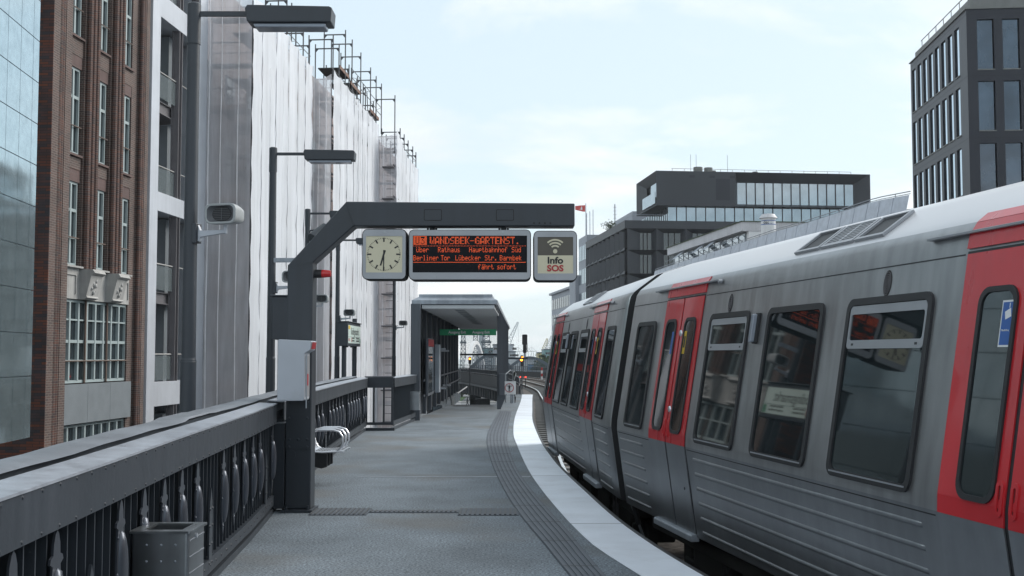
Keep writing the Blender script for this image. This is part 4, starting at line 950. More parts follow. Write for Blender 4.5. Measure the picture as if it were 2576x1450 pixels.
# ------------------------------------------------------------------ train
PROF = [(-0.05, 0.03), (-0.03, 0.0), (0.80, -0.11), (0.90, -0.106), (2.22, 0.110), (2.33, 0.135), (2.39, 0.175), (2.44, 0.24), (2.60, 0.46), (2.71, 0.80), (2.77, 1.30)]
def vz(z):
    for (z0, v0), (z1, v1) in zip(PROF, PROF[1:]):
        if z <= z1: return v0 + (v1 - v0) * (z - z0) / (z1 - z0)
    return PROF[-1][1]
def SIDE(a, b, d): return (a, -vz(b) + d, b)          # a along, b height, d outwards (towards the platform)
def make_car(label, d0, ang, u0, u1, doors, wins, narrow, ribs, hatches, lamps, vents, taper=False, group='cars of the train at the platform'):
    th = R(ang); t = thing('train_car', label, 'train car', (d0 * math.cos(th), -d0 * math.sin(th), 0), math.pi / 2 + (-th), group)
    pts = [(v, z) for z, v in PROF] + [(2.6 - v, z) for z, v in reversed(PROF[:-1])]
    n = len(pts)
    us = [u0, u0 + 0.06] + [u0 + 0.06 + (u1 - u0 - 0.12) * k / 12 for k in range(1, 12)] + [u1 - 0.06, u1]
    if taper: us = us[:-1] + [u1 - 0.03, u1 + 0.25]
    m = MB(); vs = []
    for i, u in enumerate(us):
        q = 0.02 if i in (0, len(us) - 1) else 0.0
        if taper and i == len(us) - 1: q = 0.18
        for v, z in pts: vs.append((u, -(v + (1.3 - v) * q), z))
    lowset = {0, 1}
    for i in range(len(us) - 1):
        for k in range(n):
            j = (k + 1) % n; m.cur = 0
            if k < 2 or k == n - 1 or k >= n - 4: m.cur = 1
            if 6 <= k <= n - 8: m.cur = 2
            m.f.append((i*n + k, i*n + j, (i+1)*n + j, (i+1)*n + k)); m.m.append(m.cur)
    m.f.append(tuple(range(n))); m.m.append(3); m.f.append(tuple((len(us)-1)*n + k for k in range(n))); m.m.append(3 if not taper else 0)
    m.v = vs
    m.build('body', [M['train'], M['train_low'], M['train_roof'], M['rubber']], t, smooth=True)
    # seams
    m = MB()
    segs = []; e = [u0 + 0.05] + sorted([x for d in doors for x in d]) + [u1 - 0.05]
    for a, b in zip(e[::2], e[1::2]):
        a += 0.03; b -= 0.03
        if b > a:
            for z in (0.775, 2.205): m.prism([(a, z - 0.004), (b, z - 0.004), (b, z + 0.004), (a, z + 0.004)], 0.0, 0.0016, SIDE)
            pass
    m.build('panel_seams', M['rubber'], t)
    # ribs
    for a, b in ribs:
        m = MB()
        for z in (0.70, 0.57, 0.44, 0.305, 0.17, 0.04):
            y = -vz(z); K = 6; vs = []
            ends = [(a, 0.2), (a + 0.02, 0.85), (a + 0.04, 1.0), (b - 0.04, 1.0), (b - 0.02, 0.85), (b, 0.2)]
            for u, f in ends:
                for k in range(K + 1):
                    q = math.pi * k / K; vs.append((u, y - 0.002 + 0.013 * f * math.sin(q), z + 0.017 * math.cos(q)))
            fs = [(i*(K+1) + k, i*(K+1) + k + 1, (i+1)*(K+1) + k + 1, (i+1)*(K+1) + k) for i in range(5) for k in range(K)]
            m.add(vs, fs)
        m.build('skirt_ribs', M['train_low'], t, smooth=True)
    def window(a, b, z0, z1, r, vent=False, name='window'):
        po = rrect(a, b, z0, z1, r + 0.03, 6); pi = rrect(a + 0.045, b - 0.045, z0 + 0.045, z1 - 0.045, r, 6)
        m = MB(); m.ring(po, pi, 0.0, 0.018, SIDE); f = m.build(name, M['rubber'], t, smooth=True)
        m = MB(); m.prism(pi, 0.0, 0.006, SIDE); m.build('pane', M['glass'], f)
        if vent:
            zt = z1 - 0.07; zb = z1 - 0.33; m = MB(); po = rrect(a + 0.052, b - 0.052, zb, zt + 0.02, 0.03, 4); pi2 = rrect(a + 0.075, b - 0.075, zb + 0.055, zt - 0.035, 0.02, 4)
            m.ring(po, pi2, 0.006, 0.013, SIDE); m.cur = 1
            for x in (a + 0.12, b - 0.15): m.prism([(x, zb + 0.02), (x + 0.03, zb + 0.02), (x + 0.03, zb + 0.035), (x, zb + 0.035)], 0.0132, 0.0142, SIDE)
            m.build('hopper_frame', [M['alu'], M['rubber']], f)
        # thin pale strip standing in for the shine on the drip rail
        m = MB(); m.prism([(a + 0.05, z0 + 0.028), (b - 0.05, z0 + 0.028), (b - 0.05, z0 + 0.038), (a + 0.05, z0 + 0.038)], 0.0185, 0.021, SIDE); m.build('sill', M['alu'], f)
    for a, b, vent in wins: window(a, b, 0.86, 2.02, 0.05, vent)
    for a, b in narrow: window(a, b, 0.86, 2.01, 0.05)
    for a, b in doors:
        mid = (a + b) / 2; m = MB()
        m.prism([(a, -0.03), (b, -0.03), (b, 0.81), (a, 0.81)], 0.0, 0.003, SIDE); m.prism([(a, 0.81), (b, 0.81), (b, 0.90), (a, 0.90)], 0.0, 0.003, SIDE); m.prism([(a, 0.90), (b, 0.90), (b, 2.22), (a, 2.22)], 0.0, 0.003, SIDE)
        fr = m.build('doorway', M['rubber'], t)
        for s, (x0, x1) in enumerate(((a + 0.012, mid - 0.02), (mid + 0.02, b - 0.012))):
            m = MB()
            m.prism([(x0, -0.03), (x1, -0.03), (x1, 0.80), (x0, 0.80)], 0.0035, 0.012, SIDE); m.cur = 1
            m.prism([(x0, 0.801), (x1, 0.801), (x1, 0.899), (x0, 0.899)], 0.0035, 0.012, SIDE); m.prism([(x0, 0.8995), (x1, 0.8995), (x1, 2.205), (x0, 2.205)], 0.0035, 0.012, SIDE)
            lf = m.build('door_leaf', [M['train_low'], M['red']], t)
            c = (x0 + x1) / 2 - (0.05 if 4 < a < 5 else 0.0); ww = 0.175
            po = rrect(c - ww, c + ww, 0.90, 2.01, 0.09, 6); pi = rrect(c - ww + 0.03, c + ww - 0.03, 0.93, 1.98, 0.07, 6)
            m = MB(); m.ring(po, pi, 0.0122, 0.024, SIDE); m.cur = 1; m.prism(pi, 0.0122, 0.016, SIDE); m.build('door_window', [M['rubber'], M['glass']], lf, smooth=True)
            hx = mid + (0.062 if s == 1 else -0.062); po = rrect(hx - 0.032, hx + 0.032, 0.85, 1.03, 0.031, 5); pi = rrect(hx - 0.011, hx + 0.011, 0.875, 1.005, 0.01, 5)
            m = MB(); m.ring(po, pi, 0.0122, 0.02, SIDE); m.cur = 1; m.prism(pi, 0.0122, 0.0135, SIDE); m.build('door_handle', [M['red'], M['red_dark']], lf, smooth=True)
        x0 = mid + 0.02
        m = MB(); 
        for cx_, cz_ in () if 4 < a < 5 else ((mid - 0.045, 1.12), (mid - 0.045, 1.86)):
            ys = -vz(cz_) + 0.012; m.cyl((cx_, ys, cz_), (cx_, ys + 0.014, cz_), 0.034, 0.028, n=16)
        if m.v: m.build('door_button', M['chrome'], t, smooth=True)
        m = MB(); m.prism([(mid + 0.16, 1.66), (mid + 0.235, 1.66), (mid + 0.235, 1.88), (mid + 0.16, 1.88)], 0.0165, 0.0175, SIDE)
        if not (4 < a < 5): m.build('blue_notice', M['blue'], t)
        m = MB(); m.prism([(mid - 0.235, 1.66), (mid - 0.165, 1.66), (mid - 0.165, 1.88), (mid - 0.235, 1.88)], 0.0165, 0.0175, SIDE); m.build('yellow_notice', M['yellow'], t)
        m = MB(); m.prism([(mid - 0.222, 1.72), (mid - 0.178, 1.72), (mid - 0.178, 1.83), (mid - 0.222, 1.83)], 0.0177, 0.0182, SIDE); m.build('notice_symbol', M['black'], t)
        m = MB(); m.prism([(a, 2.235), (b, 2.235), (b, 2.33), (a, 2.33)], 0.0, 0.014, SIDE); m.prism([(a, 2.3305), (b, 2.3305), (b, 2.385), (a, 2.385)], 0.0, 0.008, SIDE); m.prism([(a, 2.386), (b, 2.386), (b, 2.44), (a, 2.44)], 0.0, 0.010, SIDE) if 4 < a < 5 else None; m.build('lintel', M['red'], t)
        m = MB(); m.box(a - 0.40, b + 0.42, -0.135, -0.095, 2.318, 2.334); m.build('door_track', M['alu'], t, bevel=0.003); m = MB(); m.cyl((a - 0.40, -0.12, 2.312), (a - 0.40, -0.085, 2.312), 0.018); m.build('track_end', M['alu'], t, smooth=True)
        m = MB(); m.prism([(0.0, -0.005), (0.05, -0.010), (0.062, -0.022), (0.062, -0.075), (-0.02, -0.075), (-0.02, -0.005)], a + 0.0, b + 0.02, lambda p, q, d: (d, p, q)); m.build('step', M['galv'], t, bevel=0.006)
        m = MB(); m.cyl((a + 0.15, -vz(0.4) + 0.012, 0.4), (a + 0.15, -vz(0.4) + 0.016, 0.4), 0.014, n=12); m.build('door_lock', M['rubber'], t)
    for u in vents:
        m = MB(); ring_ = lambda r: [(u + r * 0.62 * math.cos(2*math.pi*k/20), 2.10 + r * math.sin(2*math.pi*k/20)) for k in range(20)]
        m.prism(ring_(0.083), 0.001, 0.003, SIDE); m.cur = 1
        for r in (0.075, 0.060, 0.045, 0.03, 0.015): m.ring(ring_(r), ring_(r - 0.005), 0.003, 0.0055, SIDE)
        m.build('speaker_vent', [M['undercarriage'], M['steeldark']], t)
    for u in lamps:
        m = MB(); m.prism(rrect(u - 0.035, u + 0.035, 1.74, 1.99, 0.015), 0.0, 0.03, SIDE); m.cur = 1; m.prism(rrect(u - 0.028, u + 0.028, 1.75, 1.98, 0.015), 0.03, 0.065, SIDE); m.build('side_lamp', [M['rubber'], M['lens']], t, bevel=0.006)
    for a, b, kind in hatches:
        m = MB(); po = [(a, 2.42), (b, 2.42), (b - 0.08 * 0, 2.60), (a, 2.60)]
        dn = 0.9 if kind == 'vent' else 0.6
        q = lambda x, z, off: (x, -vz(z) + off * 0.55, z + off * 0.83)
        fr = [(a, 2.43), (b, 2.43), (b, 2.595), (a, 2.595)]; inn = [(a + 0.035, 2.445), (b - 0.035, 2.445), (b - 0.035, 2.585), (a + 0.035, 2.585)]
        m.ring(fr, inn, 0.002, 0.022, q); m.cur = 1; m.prism(inn, 0.002, 0.006, q)
        if kind == 'vent':
            m.cur = 0; k = a + 0.06
            for z in [2.452 + 0.0155 * i for i in range(9)]: m.prism([(a + 0.035, z), (b - 0.035, z), (b - 0.035, z + 0.006), (a + 0.035, z + 0.006)], 0.006, 0.018, q)
            m.prism([((a + b) / 2 - 0.015, 2.446), ((a + b) / 2 + 0.015, 2.446), ((a + b) / 2 + 0.015, 2.584), ((a + b) / 2 - 0.015, 2.584)], 0.0061, 0.02, q)
        m.build('roof_grille' if kind == 'vent' else 'roof_window', [M['alu'], M['rubber'] if kind != 'vent' else M['undercarriage']], t)
    # under-floor gear
    m = MB(); m.box(u0 + 0.2, u1 - 0.2, -2.35, -0.25, -0.30, -0.051)
    u = u0 + 1.0
    while u < u1 - 1.2:
        m.box(u, u + 0.9, -0.9, -0.32, -0.72, -0.301); m.box(u + 1.05, u + 1.35, -1.0, -0.36, -0.6, -0.3015); u += 1.7
    m.build('underfloor_boxes', M['undercarriage'], t, bevel=0.03)
    for bu in (u0 + 2.2, u1 - 2.2) if u1 - u0 > 9 else (u0 + 2.0, u1 - 1.8):
        m = MB(); m.box(bu - 1.1, bu + 1.1, -0.42, -0.34, -0.62, -0.45); m.box(bu - 0.25, bu + 0.25, -2.2, -0.35, -0.55, -0.35); bg_ = m.build('bogie', M['undercarriage'], t, bevel=0.03)
        for wu in (bu - 0.85, bu + 0.85):
            for wy in (-0.56, -2.06): MB().cyl((wu, wy + 0.06, -0.57), (wu, wy - 0.06, -0.57), 0.38, n=28).build('wheel', M['undercarriage'], bg_, smooth=True)
    m = MB()
    for wu in (u0 + 1.6, u0 + 1.85): m.box(wu, wu + 0.03, -0.27, -0.24, -0.9, -0.051)
    m.build('hanger_rods', M['steeldark'], t)
    return t
near = make_car('near train car filling the right side, with two pairs of red doors', 3.404, -9.3, -4.2, 12.76,
    doors=[(10.20, 11.39), (4.50, 5.79), (-0.9, 0.35)], wins=[(8.96, 9.95, True), (7.54, 8.57, False), (6.08, 7.17, True), (3.2, 4.2, True), (1.9, 2.9, False)],
    narrow=[(11.66, 12.38)], ribs=[(5.98, 10.02), (11.68, 12.62), (0.6, 4.2)], hatches=[(7.98, 8.42, 'window'), (7.45 - 0.02, 7.95, 'vent'), (6.98, 7.40, 'window')], lamps=[8.77], vents=[9.5, 6.68])
far = make_car('farther train car ahead, turned a little along the bend', 2.2547, -4.3, 13.33, 21.0,
    doors=[(14.72, 15.9), (19.45, 20.6)], wins=[(18.40, 19.25, True), (17.3, 18.1, False), (16.1, 16.95, True)],
    narrow=[(13.80, 14.44)], ribs=[(16.0, 19.3), (13.62, 14.6)], hatches=[(17.4, 17.9, 'vent'), (16.9, 17.3, 'window')], lamps=[18.25], vents=[16.5, 18.6], taper=True)
# notices in the near door windows
m = MB(); m.prism([(5.272, 1.69), (5.375, 1.69), (5.375, 1.93), (5.272, 1.93)], 0.0182, 0.019, SIDE); m.cur = 1
m.prism([(5.280, 1.70), (5.367, 1.70), (5.367, 1.92), (5.280, 1.92)], 0.0192, 0.0196, SIDE); m.cur = 0
m.prism([(5.287, 1.845), (5.335, 1.83), (5.345, 1.87), (5.297, 1.89)], 0.0198, 0.0202, SIDE); m.prism([(5.305, 1.89), (5.311, 1.89), (5.311, 1.915), (5.305, 1.915)], 0.0198, 0.0202, SIDE)
m.build('video_notice', [M['white'], M['blue']], near)
ts = text('notice_text', 'Videoaufzeichnung', 0.0135, M['white'], near, (5.324, -vz(1.78) + 0.0215, 1.775), (math.pi / 2 + 0.15, 0, math.pi), sx=0.62)
# bellows between the cars
t = thing('gangway_bellows', 'black rubber bellows joining the two train cars', 'gangway', (1.5, 12.9, 0))
def gpt(d0, ang, u, v, z): th = R(ang); return (d0*math.cos(th) + math.sin(th)*u + math.cos(th)*v, -d0*math.sin(th) + math.cos(th)*u - math.sin(th)*v, z)
m = MB(); secs = []
for k in range(9):
    f = k / 8; e = 0.05 if k % 2 else 0.0
    sec = []
    for v, z in [(0.28, -0.1), (0.13, 0.6), (0.13, 0.95), (0.27, 2.1), (0.45, 2.4), (0.9, 2.6), (1.3, 2.64), (1.9, 2.55), (2.3, 2.1), (2.4, 0.8), (2.3, -0.1)]:
        a = Vector(gpt(3.404, -9.3, 12.70, v + e, z)); b = Vector(gpt(2.2547, -4.3, 13.42, v + e, z)); sec.append(tuple(a.lerp(b, f)))
    secs.append(sec)
n = len(secs[0]); m.add([p for s in secs for p in s], [(i*n + k, i*n + k + 1, (i+1)*n + k + 1, (i+1)*n + k) for i in range(8) for k in range(n - 1)])
m.build('folds', M['undercarriage'], t, world=True)
m = MB(); m.tube([gpt(3.404, -9.3, 12.84, v - 0.02, z) for v, z in ((0.2, -0.3), (0.07, 0.2), (0.02, 0.8), (0.09, 1.5), (0.22, 2.1))], 0.03); m.build('edge_seal', M['rubber'], t, world=True, smooth=True)
m = MB(); m.tube([gpt(3.404, -9.3, 12.95, v - 0.02, z) for v, z in ((0.3, -0.5), (0.15, -0.1), (0.08, 0.8), (0.2, 1.5))], 0.015); m.build('cable', M['galv'], t, world=True, smooth=True)
# bring back to real things: parapet wall between the track pit and the outside
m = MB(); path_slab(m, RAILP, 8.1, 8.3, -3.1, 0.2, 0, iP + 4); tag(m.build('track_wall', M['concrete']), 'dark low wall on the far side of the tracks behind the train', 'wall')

# ------------------------------------------------------------------ left buildings
def facade(name, label, cat, p, ang): return thing(name, label, cat, (p[0], p[1], ST), math.pi / 2 - R(ang))
def prect(mb, x0, x1, z0, z1, y0, y1): mb.box(x0, x1, y0, y1, z0 - ST, z1 - ST)
# 1 polished stone building
G0 = (-10.0018 - math.tan(R(5.2)) * 12, 12.0)
g = facade('stone_office_building', 'smooth blue-green polished stone building at the left edge of the picture', 'building', G0, -5.2)
UG = lambda s: s - 12 / math.cos(R(5.2))            # earlier measurements start at Y = 0
xe = 18.35
m = MB(); prect(m, -6, xe, -0.54, 26, 0.06, 9); prect(m, -6, xe - 0.6, ST, -0.541, 1.6, 9); m.build('wall', M['loggia'], g)
zs = [-0.54, 1.09, 2.22, 3.36, 4.48, 5.60, 6.72, 7.84, 8.96, 10.09, 11.2, 12.3, 13.4, 14.5, 15.6, 16.7]
for i, (z0, z1) in enumerate(zip(zs, zs[1:])):
    m = MB()
    x = xe
    while x > 4:
        wd = 0.47 if x == xe else 0.95
        prect(m, max(4, x - wd) + 0.010, x - 0.010 if x != xe else x + 0.012, z0 + 0.012, z1 - 0.012, 0.0, 0.055); x -= wd
    m.build('panel_row', M['stoneglass'], g)
# 2 brick warehouse
B0_ = (-16.6 + .0736 * 34.7, 34.7)
b = facade('brick_warehouse', 'tall red-brown brick warehouse with grey-green windows', 'building', B0_, 4.2)
BX0, BX1 = -0.31, 7.15
m = MB(); prect(m, BX0, BX1, ST, 22, 0.36, 10); m.build('wall', M['brick_dark'], b)
m = MB(); prect(m, BX0 - 0.02, BX0 - 0.001, ST, 22, -0.022, 9.9); m.build('gable_wall', M['brick_dark'], b)
m = MB(); prect(m, BX0, 0.12, ST, 22, -0.02, 0.355); m.cur = 1
for x, r in ((0.22, 0.10), (0.40, 0.09)): m.cyl((x, 0.05, 0), (x, 0.05, 30), r, n=10)
m.cur = 0; prect(m, 0.12, 0.98, ST, 22, 0.1, 0.355); m.cur = 2; prect(m, 0.55, 0.97, ST, 22, 0.0, 0.0995); m.build('corner_pier', [M['brick'], M['brick_pier'], M['brick']], b)
m = MB(); prect(m, 6.0, 6.5, ST, 22, 0.16, 0.355); m.cur = 1
for x, r in ((6.58, 0.08), (6.76, 0.08)): m.cyl((x, 0.05, 0), (x, 0.05, 30), r, n=10)
m.cur = 0; prect(m, 6.85, 7.15, ST, 22, -0.02, 0.355); prect(m, 6.5, 6.85, ST, 22, 0.12, 0.3552); m.build('corner_pier', [M['brick'], M['brick_pier']], b)
for i, x0 in enumerate((2.02, 4.02)):
    m = MB(); prect(m, x0 + 0.06, x0 + 1.0, 4.42, 22, 0.10, 0.355)
    m.cur = 1
    for k in range(3): m.cyl((x0 + 0.24 + 0.28 * k, 0.02, 4.42 - ST), (x0 + 0.24 + 0.28 * k, 0.02, 30), 0.105, n=8)
    m.build('pilaster', [M['brick'], M['brick_pier']], b)
    # carved stone console
    c = MB(); c.prism([(-0.30, 4.42 - ST), (-0.38, 4.30 - ST), (-0.26, 4.22 - ST), (-0.10, 3.56 - ST), (-0.14, 3.5 - ST), (0.0, 3.44 - ST), (0.29, 3.44 - ST), (0.29, 4.42 - ST)], x0 + 0.1, x0 + 0.95, lambda p, q, d: (d, p, q))
    for k in range(9):
        a_ = k * 0.7; c.dome((x0 + 0.52 + 0.17 * math.cos(a_) * (k % 3) / 2, -0.2 + 0.02 * k * 0.5, 3.9 - ST + 0.24 * math.sin(a_)), 0.09 - 0.004 * k, (0, -1, 0.2), 0.9, 8)
    c.build('carved_console', M['stone'], b)
rows = [(10.93, 8.10), (7.22, 4.50), (14.8, 11.95), (18.6, 15.8)]
bays = [(1.06, 2.0), (3.08, 4.0), (5.08, 6.0)]
def brick_window(x0, x1, z0, z1, cols, mull):
    m = MB()
    prect(m, x0, x1, z0, z1, 0.30, 0.31); pw = (x1 - x0) / cols
    m.m = [1] * len(m.f); m.cur = 0
    prect(m, x0, x0 + 0.06, z0, z1, 0.22, 0.299); prect(m, x1 - 0.06, x1, z0, z1, 0.22, 0.299); prect(m, x0 + 0.0601, x1 - 0.0601, z1 - 0.08, z1, 0.22, 0.2985); prect(m, x0 + 0.0601, x1 - 0.0601, z0, z0 + 0.09, 0.22, 0.2985)
    for k in range(1, cols): prect(m, x0 + pw * k - 0.05, x0 + pw * k + 0.05, z0 + 0.091, z1 - 0.081, 0.20, 0.298)
    for q, th_ in mull: prect(m, x0 + 0.061, x1 - 0.061, z0 + (z1 - z0) * q - th_, z0 + (z1 - z0) * q + th_, 0.215, 0.2975)
    return m.build('window', [M['wframe'], M['bglass']], b)
for zt, zb in rows:
    for x0, x1 in bays:
        brick_window(x0, x1, zb, zt, 2, [(0.66, 0.05), (0.33, 0.02)])
        m = MB(); m.cyl((x0 + 0.02, 0.13, zb + 0.9 - ST), (x1 - 0.02, 0.13, zb + 0.9 - ST), 0.022, n=6); m.build('window_rail', M['ledger'], b)
        m = MB(); prect(m, x0 - 0.06, x1 + 0.04, zt + 0.0, zt + 0.40, 0.17, 0.3555); m.build('lintel', M['brick_lintel'], b)
        if zb > 5: m = MB(); prect(m, x0 - 0.04, x1 + 0.05, zb - 0.07, zb, 0.08, 0.3553); m.build('sill', M['brick_lintel'], b)
        nz_ = {11.95: 14.8}.get(zb, None)
# spandrels of plain brick
for x0, x1 in bays:
    for z0, z1 in ((7.62, 8.02), (11.33, 11.88), (15.2, 15.72)):
        m = MB(); prect(m, x0 - 0.06, x1 + 0.06, z0 + 0.001, z1, 0.155, 0.3551); m.build('spandrel', M['brick'], b)
m = MB(); prect(m, 1.0, 6.05, 3.44, 4.44, 0.14, 0.354); prect(m, 1.0, 6.05, 4.44, 4.5, 0.02, 0.3541)
for xa, xb in ((1.1, 1.85), (5.2, 5.95)): prect(m, xa, xb, 4.2, 4.24, 0.10, 0.1395); prect(m, xb - 0.04, xb, 3.6, 4.2, 0.10, 0.1395)
m.build('stone_band', M['stone'], b)
brick_window(1.02, 6.02, 0.74, 3.42, 8, [(0.5, 0.05), (0.76, 0.025), (0.27, 0.025)])
m = MB(); m.cyl((1.02, 0.12, 1.45 - ST), (6.02, 0.12, 1.45 - ST), 0.022, n=6)
for x in (2.7, 4.35): prect(m, x - 0.03, x + 0.03, 0.74, 3.42, 0.15, 0.199)
m.build('window_rail', M['ledger'], b)
for k in range(3): m = MB(); prect(m, 1.02 + 1.735 * k, 1.02 + 1.735 * (k + 1) - 0.015, -0.56, 0.70, 0.06 , 0.30); m.build('apron_panel', M['loggia'], b)
brick_window(1.02, 6.02, -3.3, -0.60, 8, [(0.75, 0.025), (0.5, 0.05)])
# 3 pale steel framed building with loggias
S0 = (-16.6 + .0736 * 42.5, 42.5)
s = facade('steel_clad_building', 'pale steel clad building with recessed grey balconies', 'building', S0, 4.2)
m = MB(); prect(m, -0.35, 5.7, ST, 24, 1.7, 9); m.build('wall', M['loggia'], s)
m = MB(); prect(m, -0.75, -0.36, ST, 24, 0.32, 9); m.build('side_wall', M['tower_trim'], s)
m = MB(); prect(m, -0.36, 0.42, ST, 24, 0, 1.69); m.build('frame_column', M['steelclad'], s, bevel=0.01)
m = MB(); prect(m, 4.75, 5.70, ST, 24, 0, 1.69); m.build('frame_column', M['steelclad'], s, bevel=0.01)
for z0, z1 in ((-0.30, 0.62), (7.12, 7.85), (14.6, 15.5), (21.5, 22.4)): m = MB(); prect(m, 0.42, 4.75, z0, z1, 0.01, 1.695); m.build('frame_beam', M['steelclad'], s, bevel=0.01)
for z0, z1 in ((3.62, 4.08), (11.02, 11.49), (18.3, 18.8)):
    m = MB(); prect(m, 0.42, 3.4, z1 - 0.04, z1, 0.28, 1.698); prect(m, 0.42, 3.4, z0, z0 + 0.04, 0.28, 1.698); prect(m, 0.42, 3.4, z0 + 0.04, z1 - 0.04, 0.36, 0.42); prect(m, 0.42, 3.4, z0 + 0.041, z1 - 0.041, 0.45, 1.6985); m.build('balcony_beam', M['steeldark'], s)
m = MB(); prect(m, 0.42, 4.75, 11.75, 11.8, 0, 0.001)
for x in (2.45, 2.75, 4.55):
    m = MB(); prect(m, x, x + 0.05, ST, 24, 0.02, 0.26); prect(m, x - 0.08, x + 0.13, ST, 24, 0.262, 0.30); m.build('mullion_post', M['steeldark'], s)
for zf in (-7.3, -3.7, 0.62, 4.08, 7.85, 11.49, 15.5):
    h = 2.9
    m = MB(); prect(m, 0.42, 0.9, zf, zf + h + 0.1, 1.55, 1.69); prect(m, 0.5, 0.56, zf, zf + h, 1.4, 1.549); prect(m, 0.8, 0.86, zf, zf + h, 1.4, 1.549); m.build('balcony_door', M['bglass'], s)
    m = MB(); prect(m, 2.80, 4.4, zf, zf + h + 0.1, 0.6, 1.69); m.build('side_panel', M['loggia'], s)
    m = MB(); m.cyl((0.42, 0.16, zf + 1.05 - ST), (2.44, 0.16, zf + 1.05 - ST), 0.03, n=8); m.cyl((2.82, 0.16, zf + 1.05 - ST), (4.54, 0.16, zf + 1.05 - ST), 0.03, n=8); m.build('balustrade_rail', M['stone'], s, smooth=True)
    m = MB(); prect(m, 0.43, 2.43, zf + 0.06, zf + 0.98, 0.15, 0.16); m.build('balustrade_glass', M['balglass'], s)

# 4 wrapped brick building with scaffolding
k4 = facade('wrapped_building', 'brick building behind white scaffold sheeting', 'building', (-13.1, 48.4), 4.2)
m = MB(); prect(m, 0, 57, ST, 18.7, 0.6, 10)
m.build('wall', M['brick_back'], k4)
for fl in range(7):
    for c in range(12):
        x = 0.9 + c * 3.2; z = -5.5 + fl * 3.05
        m = MB(); prect(m, x, x + 1.2, z, z + 1.9, 0.52, 0.599); m.build('window', M['bglass'], k4)
scf = thing('scaffolding', 'tall steel scaffolding wrapped in white sheeting and translucent nets', 'scaffolding', (-11.1, 48, ST))
def fr(p, ang=4.2):
    th = R(ang)
    return lambda x, y, z: (p[0] + x * math.sin(th) - y * math.cos(th), p[1] + x * math.cos(th) + y * math.sin(th), z)
def sheet(T, x0, x1, ztop0, ztop1, mt, name='sheeting', amp=0.05, y=0.0, seamed=True, zb=-6.0):
    nx = max(6, int(abs(x1 - x0) / 0.12)); nzz = 44; ph = random.uniform(0, 9); m = MB(T); vs = []
    for i in range(nx + 1):
        f = i / nx; x = x0 + (x1 - x0) * f; zt = ztop0 + (ztop1 - ztop0) * f
        for j in range(nzz + 1):
            g_ = j / nzz; z = zb + (zt - zb) * g_
            bulge = math.sin(math.pi * f) * (0.10 + 0.07 * math.sin(z * 0.9 + ph)) + 0.05 * math.sin(f * 4 + ph + z * 0.8) + 0.035 * math.sin(f * 7 - z * 1.7 + ph * 2) + 0.05 * math.sin(z * 3.1 + ph) * math.sin(f * 3 + ph)
            tie = abs(math.sin(math.pi * z / 2.0)) * 0.05 * (1 - math.sin(math.pi * f))
            sag = -0.12 * math.sin(math.pi * f) if j == nzz else 0
            vs.append((x, y - amp * 1.6 * bulge * 4 * 0.5 - tie, z + sag))
    fs = [(i*(nzz+1) + j, (i+1)*(nzz+1) + j, (i+1)*(nzz+1) + j + 1, i*(nzz+1) + j + 1) for i in range(nx) for j in range(nzz)]
    m.add(vs, fs); return m.build(name, mt, scf, world=True, smooth=True)
def seam(T, x, zt, y=-0.02, mt=None, r=0.014, zb=-6):
    m = MB(T); n = 26
    vs = []
    pts = [T(x + 0.02 * math.sin(j * 1.9 + x * 7) + random.uniform(-.01, .01), y - 0.03 - 0.02 * math.sin(j * 2.3), zb + (zt - zb) * j / n) for j in range(n + 1)]
    m.T = None; m.tube(pts, r * random.uniform(0.7, 1.6), 4); m.build('sheet_seam', mt or M['seam'], scf, world=True)
def endface(p, width, ztop, zb=-6):
    """net face turned to the camera: p is its street-side corner"""
    T = fr(p); Te = lambda x, y, z: T(y, x, z)
    sheet(Te, 0.02, width, ztop, ztop - 0.2, M['net_end'], 'end_net', 0.02, 0.0, zb=zb)
    for q in (0.30, 0.68, 0.95):
        m = MB(); pts = [Te(width * q + 0.015 * math.sin(j), -0.04, zb + (ztop - 0.2 - zb) * j / 20) for j in range(21)]; m.tube(pts, 0.022, 4); m.build('net_tape', M['tape'], scf, world=True)
    z = ztop - 1.2; k = 0
    while z > -6:
        m = MB(T); m.box(0.25, 0.9, 0.05, width, z, z + 0.06); m.box(0.2, 0.24, 0.0, width, z + 0.95, z + 1.0); m.box(0.2, 0.24, 0.0, width, z + 0.5, z + 0.53); m.build('inner_deck', M['scaf_in'], scf, world=True)
        if k % 2 == 0: m = MB(T); m.box(0.2, 0.23, 0.3, width * 0.85, z + 0.08, z + 0.26); m.build('toe_board', M['plank'], scf, world=True)
        z -= 2.0; k += 1
    for y in (0.08, width - 0.1): m = MB(); m.cyl(T(0.22, y, zb), T(0.22, y, ztop - 0.4), 0.035, n=6); m.build('inner_standard', M['scaf_in'], scf, world=True)
T1 = fr((-11.1, 48)); T2 = fr((-9.4, 58.7)); T3 = fr((-7.2, 71.6))
def run(T, seams, tops):
    def topz(x):
        for (a, za), (b_, zb_) in zip(tops, tops[1:]):
            if x <= b_: return za + (zb_ - za) * (x - a) / (b_ - a)
        return tops[-1][1]
    for a, b_ in zip(seams, seams[1:]):
        sheet(T, a, b_, topz(a), topz(b_), M['net_front']); seam(T, b_ - 0.02, topz(b_), mt=M['seam'] if random.random() < 0.75 else M['tape'], r=0.013)
        if random.random() < 0.4: seam(T, a + (b_ - a) * random.uniform(0.3, 0.7), topz(a) - random.uniform(0.5, 4), mt=M['tape'], r=0.008)
run(T1, [0, 1.36, 3.52, 5.65, 7.33, 8.75, 10.25], [(0, 17.2), (5, 16.9), (10.3, 16.6)])
run(T2, [0.3, 1.9, 3.54, 5.28, 6.5, 7.69, 9.2, 10.62, 12.6], [(0, 16.6), (7.6, 16.4), (12.6, 16.2)])
